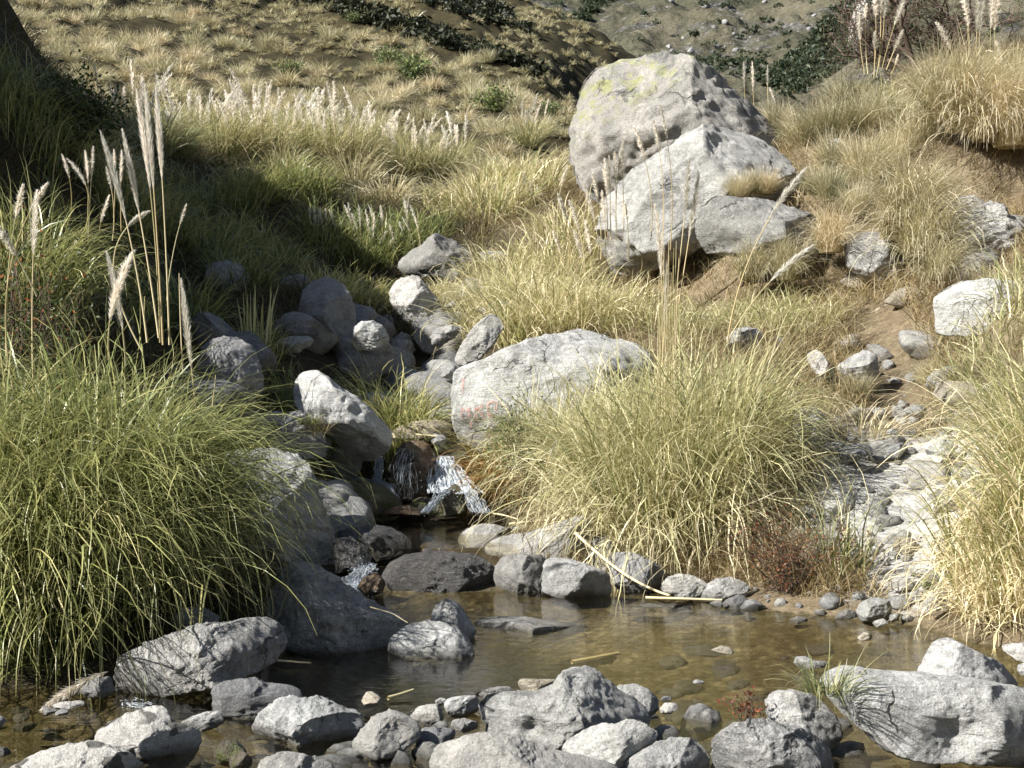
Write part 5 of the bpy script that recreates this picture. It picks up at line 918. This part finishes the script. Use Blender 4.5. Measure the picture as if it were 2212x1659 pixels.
def leaf_quads(rng, C, size, nrm_up=.3):
    n = len(C); d = rng.normal(size=(n, 3)); d[:, 2] += nrm_up; d /= np.linalg.norm(d, axis=1)[:, None]
    a = np.cross(d, rng.normal(size=(n, 3))); a /= np.linalg.norm(a, axis=1)[:, None]; b = np.cross(d, a); s = (size*U(rng, .6, 1.4, n))[:, None]
    V = np.stack([C-a*s, C+b*s*.45+d*s*.1, C+a*s, C-b*s*.45+d*s*.1], 1).reshape(-1, 3); Fq = np.arange(n*4).reshape(-1, 4)
    return V, Fq, np.repeat(rng.random(n), 4), np.zeros(n*4)
def twig_mesh(rng, n, rx, ry, h, r, lean=.5):
    parts = []; tips = []
    for i in range(n):
        a = rng.uniform(0, 6.28); q = rng.random()**.5; p0 = np.array([rng.normal(0, .15)*rx, rng.normal(0, .15)*ry, -.02]); p2 = np.array([q*rx*math.cos(a), q*ry*math.sin(a), h*rng.uniform(.35, 1)*(1-.3*q*q)]); p1 = (p0+p2)/2+rng.normal(0, .12, 3)*np.array([rx, ry, h])+np.array([0, 0, .12*h])
        path, _ = qpath(p0, p1, p2, 7); path = path+rng.normal(0, .012*h, path.shape); V, Fq = tube(path, r, r*.35, 4); parts.append((V, Fq, np.full(len(V), rng.random()), np.zeros(len(V)))); tips.append(path)
        for b in range(2):
            s = path[rng.integers(2, 6)]; e = s+rng.normal(0, .16, 3)*np.array([rx, ry, h])+np.array([0, 0, .1*h]); pth = np.linspace(s, e, 4); V, Fq = tube(pth, r*.5, r*.25, 3); parts.append((V, Fq, np.full(len(V), rng.random()), np.zeros(len(V)))); tips.append(pth)
    return parts, np.concatenate(tips)
def shrub(label, loc, rx, ry, h, ntw, nlf, ls, mat, seed, name='shrub', r=.005, cat='shrub', spread=.08):
    rng = np.random.default_rng(seed); e = empty(name, loc); tag(e, label, cat)
    tw, tips = twig_mesh(rng, ntw, rx, ry, h, r); obj('stems', gmesh('stems', tw), MTW, e)
    if nlf:
        C = tips[rng.integers(0, len(tips), nlf)]+rng.normal(0, spread*h, (nlf, 3)); C[:, 2] = np.maximum(C[:, 2], .01)
        obj('foliage', gmesh('foliage', [leaf_quads(rng, C, ls)]), mat, e)
    return e
shrub('leggy shrub with red-brown withered leaves on the right shoreline', at_ground(1710, 8.95), .55, .3, .55, 70, 1500, .011, ML2, 1, r=.0035, spread=.05)
shrub('small red-brown sprig growing beside the boulders at the lower right', P3(1615, 1560, 5.25), .10, .06, .16, 14, 130, .010, ML2, 2, 'withered_sprig', .0018, 'sprig', .06)
shrub('bush with olive leaves and a few orange ones at the left frame edge', at_ground(50, 9.0)+np.array([0, 0, -.1]), .5, .4, 1.35, 50, 5200, .016, ML3, 3, 'leafy_bush', .006, 'bush', .09)
shrub('dark green bush on the shaded left bank below the crest grass', at_ground(150, 14.2)+np.array([0, 0, -.1]), .6, .5, .75, 40, 4200, .026, ML1, 4, 'leafy_bush', .008, 'bush', .12)
shrub('light green weed growing in front of the red-painted boulder', P3(1120, 1010, 11.6), .32, .2, .75, 30, 1500, .013, ML4, 5, 'leafy_weed', .003, 'weed', .07)
shrub('low green weed on the rubble near the right shore', at_ground(2010, 8.6), .12, .1, .14, 12, 160, .013, ML4, 6, 'leafy_weed', .002, 'weed', .1)
shrub('reddish twiggy dry bush among the grass below the broad grey boulder', at_ground(1350, 15.1), .5, .35, .55, 120, 0, .01, ML2, 7, 'dry_bush', .003, 'bush')
shrub('brown leafless scrub below the crest pampas on the right bank', at_ground(1840, 21.0), .8, .5, .75, 160, 300, .02, ML2, 8, 'dry_bush', .004, 'bush')
shrub('green bush behind the huge boulder at its right shoulder', at_ground(1690, 25), .7, .5, .9, 40, 3200, .035, ML1, 9, 'leafy_bush', .008, 'bush', .14)
for i, (px, py, s, lb) in enumerate([(1072, 240, 1.5, 'round dark green bush alone on the hillside left of the huge boulder'), (835, 150, 1.5, 'dark bush on the hillside, left of a pair'), (895, 172, 1.9, 'wider dark bush on the hillside, right of a pair'), (625, 165, 1.1, 'greenish bush on the upper hillside in the middle of the slope'), (760, 55, 1.1, 'small dark bush high on the hillside near the shadow band'), (1190, 250, .9, 'small dark bush on the hillside nearest the huge boulder')]):
    g = ray_ground(px, py); s *= .72; shrub(lb, g, s*.85, s*.7, s*.9, 25, 900, .085*s*.8, ML4, 20+i, 'hillside_bush', .02, 'bush', .16)
# bare tree
def bare_tree(label, base, seed, scale=1.0):
    rng = np.random.default_rng(seed); limbs = []; fine = []; tips = []
    def grow(p, d, L, r, lev):
        m = 5; path = [p]; 
        for _ in range(m): d = d+rng.normal(0, .22, 3); d /= np.linalg.norm(d); path.append(path[-1]+d*L/m)
        path = np.array(path); V, Fq = tube(path, r, r*.6, 5 if lev < 2 else 3); (limbs if lev < 2 else fine).append((V, Fq, np.full(len(V), rng.random()), np.zeros(len(V))))
        if lev >= 2: tips.append(path)
        if lev < 5:
            for k in range(3 if lev < 4 else 2):
                s = path[rng.integers(2, m+1)]; nd = d+rng.normal(0, .75, 3); nd[2] += .15; nd /= np.linalg.norm(nd); grow(s, nd, L*rng.uniform(.6, .9), max(.007, r*.58), lev+1)
    for k in range(4): 
        d = np.array([rng.normal(0, .7), rng.normal(0, .4), 1.0]); d /= np.linalg.norm(d); grow(np.zeros(3), d, .95*scale, .06*scale, 0)
    e = empty('bare_tree', base); tag(e, label, 'tree'); obj('trunk', gmesh('trunk', limbs), MTW, e); obj('crown', gmesh('crown', fine), MTW, e)
    tp = np.concatenate(tips); n = 1500; obj('foliage', gmesh('foliage', [leaf_quads(rng, tp[rng.integers(0, len(tp), n)]+rng.normal(0, .05, (n, 3)), .022)]), ML1, e)
bare_tree('dark nearly leafless tree behind the plumes on the right crest', P3(1990, 165, 25), 3, 1.05)
bare_tree('second thin dark tree behind the top right plumes', P3(2090, 165, 26.5), 8, .95)
bare_tree('bushy dark tree left of the leafless one behind the crest plumes', P3(1930, 150, 27.5), 12, .75)

# canes and debris
def cane(label, pts, Y0, Y1, r, name='dry_cane', seed=0):
    pp = np.array([P3(x, y, Y0+(Y1-Y0)*i/(len(pts)-1)) for i, (x, y) in enumerate(pts)]); t = np.linspace(0, len(pts)-1, 18); path = np.stack([np.interp(t, range(len(pts)), pp[:, q]) for q in range(3)], 1)
    for _ in range(2): path[1:-1] = (path[:-2]+2*path[1:-1]+path[2:])/4
    V, Fq = tube(path, r, r*.6, 6); off = path[0]
    return tag(obj(name, mesh_np(name, V-off, Fq, {'rnd': np.full(len(V), .85), 't': np.zeros(len(V))}), MS, loc=off), label, 'dry stem')
cane('long pale dry cane arching down from the sloping boulder to the shore', [(1241, 1150), (1290, 1195), (1340, 1235), (1385, 1262), (1425, 1280), (1447, 1286)], 9.6, 8.95, .012)
cane('straight pale cane lying across the shore stones', [(1395, 1291), (1470, 1293), (1560, 1296)], 8.9, 8.75, .010)
cane('straw stem floating beside the long grey boulder', [(600, 1427), (640, 1430), (672, 1432)], 7.0, 6.95, .007)
cane('dry stem lying in the water by the little pointed stone', [(838, 1508), (865, 1500), (893, 1490)], 6.2, 6.3, .010)
cane('dark stick lying under the surface in mid pool', [(1235, 1430), (1290, 1420), (1337, 1410)], 7.25, 7.4, .012)
cane('pale stem across the lip of the waterfall', [(898, 939), (930, 941), (945, 943)], 12.3, 12.28, .010)
cane('short broken stem on the small stone at the lip', [(928, 923), (942, 930), (952, 936)], 12.2, 12.22, .011)
cane('orange dry canes at the edge of the upper pool', [(1100, 1132), (1150, 1126), (1205, 1122)], 11.1, 11.0, .010)
cane('thin straw leaning from the waterline at the flat plate', [(1055, 1108), (1085, 1112), (1120, 1122)], 11.6, 11.4, .009)
cane('dead weathered stump beside the dirt path', [(1785, 1180), (1795, 1155), (1808, 1130)], 10.9, 11.0, .035, 'dead_stump')
cane('thin dry twig hanging over the big wedge-shaped boulder', [(800, 1311), (850, 1326), (880, 1345)], 7.25, 7.2, .004)
e = P3(175, 1478, 6.25); rngp = np.random.default_rng(9)
pth, _ = qpath(P3(235, 1450, 6.35), P3(160, 1485, 6.2), P3(95, 1530, 6.05), 30)
tag(obj('fallen_plume', gmesh('fallen_plume', [plume_parts(rngp, pth, 500, .03, .0035, .7)], e), MP, loc=e), 'fallen dry plume lying in the shallows left of the long grey boulder', 'plume')

# -- faded paint strokes on the big boulder beside the waterfall
gb = [o for o in COL.objects if o.get('label', '').startswith('large pale boulder with faded red paint')][0]
def paint_mat():
    m, n, out = new_mat('faded_red_paint'); v = N(n, 'ShaderNodeNewGeometry').outputs['Position']
    p = N(n, 'ShaderNodeBsdfPrincipled'); p.inputs['Base Color'].default_value = (.52, .24, .20, 1); p.inputs['Roughness'].default_value = .9
    tr = N(n, 'ShaderNodeBsdfTransparent'); mx = N(n, 'ShaderNodeMixShader'); n.links.new(mth(n, 'MULTIPLY', ramp(n, noise(n, v, 26, 5, .7), [(.40, g3(0)), (.60, g3(1))]), .75), mx.inputs[0])
    n.links.new(tr.outputs[0], mx.inputs[1]); n.links.new(p.outputs[0], mx.inputs[2]); n.links.new(mx.outputs[0], out.inputs[0]); return m
MPT = paint_mat(); from mathutils.bvhtree import BVHTree
_bv = BVHTree.FromPolygons([tuple(v.co) for v in gb.data.vertices], [tuple(p.vertices) for p in gb.data.polygons])
for st in ([(340, 330), (322, 440), (318, 545)], [(296, 790), (300, 880), (308, 985)], [(310, 800), (370, 880), (425, 780), (432, 870), (428, 950)], [(530, 800), (535, 900), (545, 1030)], [(540, 815), (600, 790), (665, 765)], [(560, 800), (640, 900), (690, 960)], [(735, 720), (745, 850), (760, 970)], [(740, 715), (820, 690), (905, 690)], [(885, 710), (880, 780), (870, 840)], [(770, 900), (820, 930), (865, 965)], [(450, 1000), (455, 1060), (455, 1110)]):
    q = np.array(st, float); t = np.linspace(0, len(q)-1, 14); cx = np.interp(t, range(len(q)), q[:, 0]); cy = np.interp(t, range(len(q)), q[:, 1])
    dx, dy = np.gradient(cx), np.gradient(cy); l = np.hypot(dx, dy); nx, ny = -dy/l*17, dx/l*17; V = []
    for a, b, c_, d_ in zip(cx, cy, nx, ny):
        for k in (-1, 0, 1):
            px_, py_ = (1330+(a+k*c_)/5.53)*.72, (1080+(b+k*d_)/5.53)*.72
            dr = Vector(P3(px_, py_, 10.0))-cam.location; dr.normalize(); hit, nr, _, _ = _bv.ray_cast(cam.location-gb.location, dr)
            if hit is None: hit = Vector(P3(px_, py_, 12.4))-gb.location; nr = Vector((0, -1, 0))
            V.append(tuple(hit+nr*.006-dr*.004))
    Fq = [(3*i+k, 3*i+k+1, 3*i+k+4, 3*i+k+3) for i in range(13) for k in (0, 1)]
    obj('paint_mark', mesh_np('paint_mark', np.array(V), np.array(Fq)), MPT, gb)

# -- loose stones on the right bank and shore 
STONE = []
for i in range(5):
    d, f = ico(3); rg = np.random.default_rng(900+i); V = d*np.array([1, .8, .55])
    for _ in range(7):
        nv = rg.normal(size=3); nv /= np.linalg.norm(nv); h = V@nv; H = rg.uniform(.6, .9)*h.max(); V = V-nv*np.maximum(0, h-H)[:, None]
    V = V*(1+.12*fbm(d*2+i, 3, i))[:, None]; STONE.append(mesh_np('stone', V, f))
MSR = RM['l']
rng = np.random.default_rng(44)
def scatter(n, poly, Yr, size, label, group, name='stone'):
    k = 0; tries = 0
    while k < n and tries < n*60:
        tries += 1; px = rng.uniform(*poly); Y = rng.uniform(*Yr); g = at_ground(px, Y)
        if g[2] < -.015 or g[2] > 1.6: continue
        o = bpy.data.objects.new(name, STONE[rng.integers(5)]); COL.objects.link(o)
        if not o.data.materials: o.data.materials.append(MSR)
        s = rng.uniform(*size)*(1 if rng.random() < .8 else 1.8); o.location = (g[0], g[1], g[2]+.15*s); o.scale = (s, s, s); o.rotation_euler = (rng.normal(0, .3), rng.normal(0, .3), rng.uniform(0, 6.28)); tag(o, label, 'stone', group); k += 1
scatter(90, (1480, 2130), (8.2, 9.4), (.018, .055), 'small pale stone in the rubble along the right shore', 'rubble stones along the right shore')
scatter(110, (1740, 2150), (9.2, 11.0), (.02, .07), 'small flat stone lying on the rocky slope right of the big clump', 'loose stones on the rocky slope')
scatter(90, (1680, 2080), (10.8, 14.6), (.015, .07), 'loose stone on the earthy slope below the rock ledge', 'loose stones below the rock ledge')
scatter(40, (1450, 2250), (4.35, 4.9), (.03, .08), 'cobble on the near bank between the front boulders', 'cobbles on the near bank')
# smaller boulders filling the stream bed
rng = np.random.default_rng(71); k = 0
while k < 60:
    Y = rng.uniform(10.6, 17.5); xc = np.interp(Y, [10.6, 12.5, 14.5, 17.5], [-1.9, -1.6, -1.35, -1.1]); g = np.array([xc+rng.normal(0, .75), Y, 0]); g[2] = float(ground_z(g[0], Y)[0])
    if abs(g[0]+.75) < .35 and Y < 13.2: continue
    o = bpy.data.objects.new('boulder', STONE[rng.integers(5)]); COL.objects.link(o); s = rng.uniform(.16, .40); o.location = (g[0], g[1], g[2]+.2*s); o.scale = (s*rng.uniform(.9, 1.4), s, s*1.15); o.rotation_euler = (rng.normal(0, .3), rng.normal(0, .3), rng.uniform(0, 6.28))
    o.material_slots[0].link = 'OBJECT'; o.material_slots[0].material = RM['gdf'[k % 3]]
    tag(o, 'small grey boulder filling gaps in the steep stream bed behind the waterfall', 'boulder', 'small boulders in the stream bed'); k += 1
for px, py_, Y, s in [(1780, 0, 16.2, .2), (1850, 0, 15.4, .22), (1930, 0, 16.4, .2), (2010, 0, 15.4, .25), (1960, 0, 14.1, .2), (2090, 0, 13.9, .26), (1760, 0, 14.4, .2), (1830, 0, 13.7, .18), (1900, 0, 13.3, .14), (2000, 0, 12.9, .22), (2040, 0, 11.9, .16), (1980, 0, 11.5, .12), (2085, 0, 11.0, .2), (1860, 0, 11.2, .13), (1905, 0, 10.6, .15), (2000, 0, 10.2, .17), (2060, 0, 9.7, .16), (1950, 0, 9.3, .12), (1850, 0, 9.2, .12), (1800, 0, 9.5, .14), (1700, 0, 16.3, .2), (2150, 0, 12.6, .2), (1690, 0, 14.0, .16), (2110, 0, 15.4, .24)]:
    g = at_ground(px, Y); o = bpy.data.objects.new('rock', STONE[rng.integers(5)]); COL.objects.link(o); o.location = (g[0], g[1], g[2]+.25*s); o.scale = (s*1.25, s, s*1.1); o.rotation_euler = (rng.normal(0, .3), rng.normal(0, .3), rng.uniform(0, 6.28))
    o.material_slots[0].link = 'OBJECT'; o.material_slots[0].material = RM['gol'[rng.integers(3)]]
    tag(o, 'grey rock poking out of the earth and grass of the right bank', 'rock', 'rocks poking out of the right bank')
for k in range(46):
    px = rng.uniform(560, 1950); Y = rng.uniform(4.95, 6.0)-.0002*abs(px-1200); x = (px-1106)/F*Y
    s = rng.uniform(.045, .10); o = bpy.data.objects.new('stone', STONE[rng.integers(5)]); COL.objects.link(o); o.location = (x, Y, -.03); o.scale = (s*1.2, s, s*1.2); o.rotation_euler = (rng.normal(0, .3), rng.normal(0, .3), rng.uniform(0, 6.28))
    tag(o, 'small stone wedged in the water between the front boulders', 'stone', 'small stones between the front boulders')
# river-bed cobbles under the clear water
for k in range(230):
    px = rng.uniform(-60, 2150); Y = rng.uniform(4.9, 8.4); g = at_ground(px, Y)
    if g[2] > -.05: continue
    o = bpy.data.objects.new('river_cobble', STONE[rng.integers(5)]); COL.objects.link(o); s = .02+.09*rng.random()**2; o.location = (g[0], g[1], g[2]+.1*s); o.scale = (s*1.2, s, s*.8); o.rotation_euler = (0, 0, rng.uniform(0, 6.28))
    if not o.data.materials: o.data.materials.append(MSR)
    tag(o, 'brown cobble lying under the clear water of the pool', 'stone', 'cobbles under the pool water')
# -- ground cover of short dry grass
def cover(n, pxr, Yr, L, seed, rr, name='dry_grass', mat=None):
    rg = np.random.default_rng(seed); Y = np.exp(U(rg, math.log(Yr[0]), math.log(Yr[1]), n)); px = U(rg, *pxr, n); x = (px-1106)/F*Y; z = ground_z(x, Y, False)
    dn = vnoise(np.stack([x*1.6, Y*1.6, 0*x], 1), 3)*.5+.5
    okk = (z > .07) & ~((x > -2.1) & (x < .15) & (Y > 9) & (Y < 15.2)) & (rg.random(n) < .5+.7*dn)
    for a, b in zip([(2.45, 9.9), (2.75, 10.6), (3.2, 11.8), (3.5, 12.6)], [(2.75, 10.6), (3.2, 11.8), (3.5, 12.6), (3.62, 14.2)]):
        dx, dy = b[0]-a[0], b[1]-a[1]; t = np.clip(((x-a[0])*dx+(Y-a[1])*dy)/(dx*dx+dy*dy), 0, 1); okk &= np.hypot(x-a[0]-t*dx, (Y-a[1]-t*dy)) > .24
    okk &= ((x-2.75)/.75)**2+((Y-9.6)/1.2)**2 > 1
    x, Y, z = x[okk], Y[okk], z[okk]; m = len(x)
    return tag(obj(name, gmesh(name, [blades(rg, np.stack([x, Y, z-.02], 1), U(rg, 0, 6.28, m), U(rg, *L, m), U(rg, .1, 1.1, m), U(rg, .3, 1.8, m), (.0045+.00028*Y)*U(rg, .7, 1.3, m), 4, 1.4, .4, np.clip(U(rg, *rr, m), 0, 1))]), mat or MDRY), kind='stuff')
cover(190000, (1000, 3300), (8.6, 27), (.12, .42), 50, (.2, 1.1))
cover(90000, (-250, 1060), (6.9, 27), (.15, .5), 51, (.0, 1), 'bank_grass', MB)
# -- scrub and rocks on the far mountainside
rng = np.random.default_rng(60); C = []; 
def inpoly(px, py, poly):
    r = False; n = len(poly)
    for i in range(n):
        (x0, y0), (x1, y1) = poly[i], poly[i-1]
        if (y0 > py) != (y1 > py) and px < (x1-x0)*(py-y0)/(y1-y0)+x0: r = not r
    return r
for poly, cnt in (([(1640, 175), (1720, 110), (1790, 40), (1840, -10), (1880, 0), (1860, 60), (1850, 120), (1760, 190), (1700, 210)], 520), ([(1170, 85), (1190, 90), (1250, 60), (1310, 10), (1330, -10), (1300, -10), (1210, 55)], 120), ([(1480, 130), (1620, 120), (1700, 180), (1600, 170)], 60), ([(1080, -10), (1900, -10), (2212, 60), (2212, 140), (1700, 200), (1300, 110)], 120)):
    k = 0
    while k < cnt:
        px = rng.uniform(1070, 2230); py = rng.uniform(-15, 215)
        if not inpoly(px, py, poly): continue
        g = ray_far(px, py); m = 26; s = rng.uniform(.5, 1.2)*g[1]/200; q = rng.normal(size=(m, 3)); q /= np.linalg.norm(q, axis=1)[:, None]; q[:, 2] = np.abs(q[:, 2])*.8
        C.append(np.concatenate([g+q*s*rng.uniform(.5, 1, (m, 1)), np.full((m, 1), s*.34)], 1)); k += 1
D2 = []  # dark leaf clusters added to paint the shadow band on the hill
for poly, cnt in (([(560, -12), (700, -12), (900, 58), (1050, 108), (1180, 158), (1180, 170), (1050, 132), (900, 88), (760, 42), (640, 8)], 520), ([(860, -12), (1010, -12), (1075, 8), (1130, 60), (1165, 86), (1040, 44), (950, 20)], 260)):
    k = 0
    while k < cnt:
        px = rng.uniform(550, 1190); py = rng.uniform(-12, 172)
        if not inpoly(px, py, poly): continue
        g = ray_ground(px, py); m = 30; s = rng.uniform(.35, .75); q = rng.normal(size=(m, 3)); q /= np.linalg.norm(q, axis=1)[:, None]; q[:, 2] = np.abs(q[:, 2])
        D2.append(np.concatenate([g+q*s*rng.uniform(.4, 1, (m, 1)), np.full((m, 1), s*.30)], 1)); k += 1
D2 = np.concatenate(D2); tag(obj('shadow_band_leaves', gmesh('shadow_band_leaves', [leaf_quads(rng, D2[:, :3], D2[:, 3], .6)]), ML6), kind='stuff')
C = np.concatenate(C); tag(obj('mountain_scrub', gmesh('mountain_scrub', [leaf_quads(rng, C[:, :3], C[:, 3], .6)]), ML5), kind='stuff')
for k in range(24):
    px, py = [(rng.uniform(1150, 1860), rng.uniform(0, 200)), (rng.normal(1540, 70), rng.normal(70, 35))][k % 2]
    g = ray_far(px, max(py, 2)); o = bpy.data.objects.new('mountain_rock', STONE[rng.integers(5)]); COL.objects.link(o); s = rng.uniform(.25, .8)*g[1]/220; o.location = g; o.scale = (s, s, s*1.3); o.rotation_euler = (rng.normal(0, .4), rng.normal(0, .4), rng.uniform(0, 6.28))
    o.material_slots[0].link = 'OBJECT'; o.material_slots[0].material = RM['d']
    tag(o, 'grey rock outcrop on the far mountainside', 'rock', 'rock outcrops on the far mountainside')
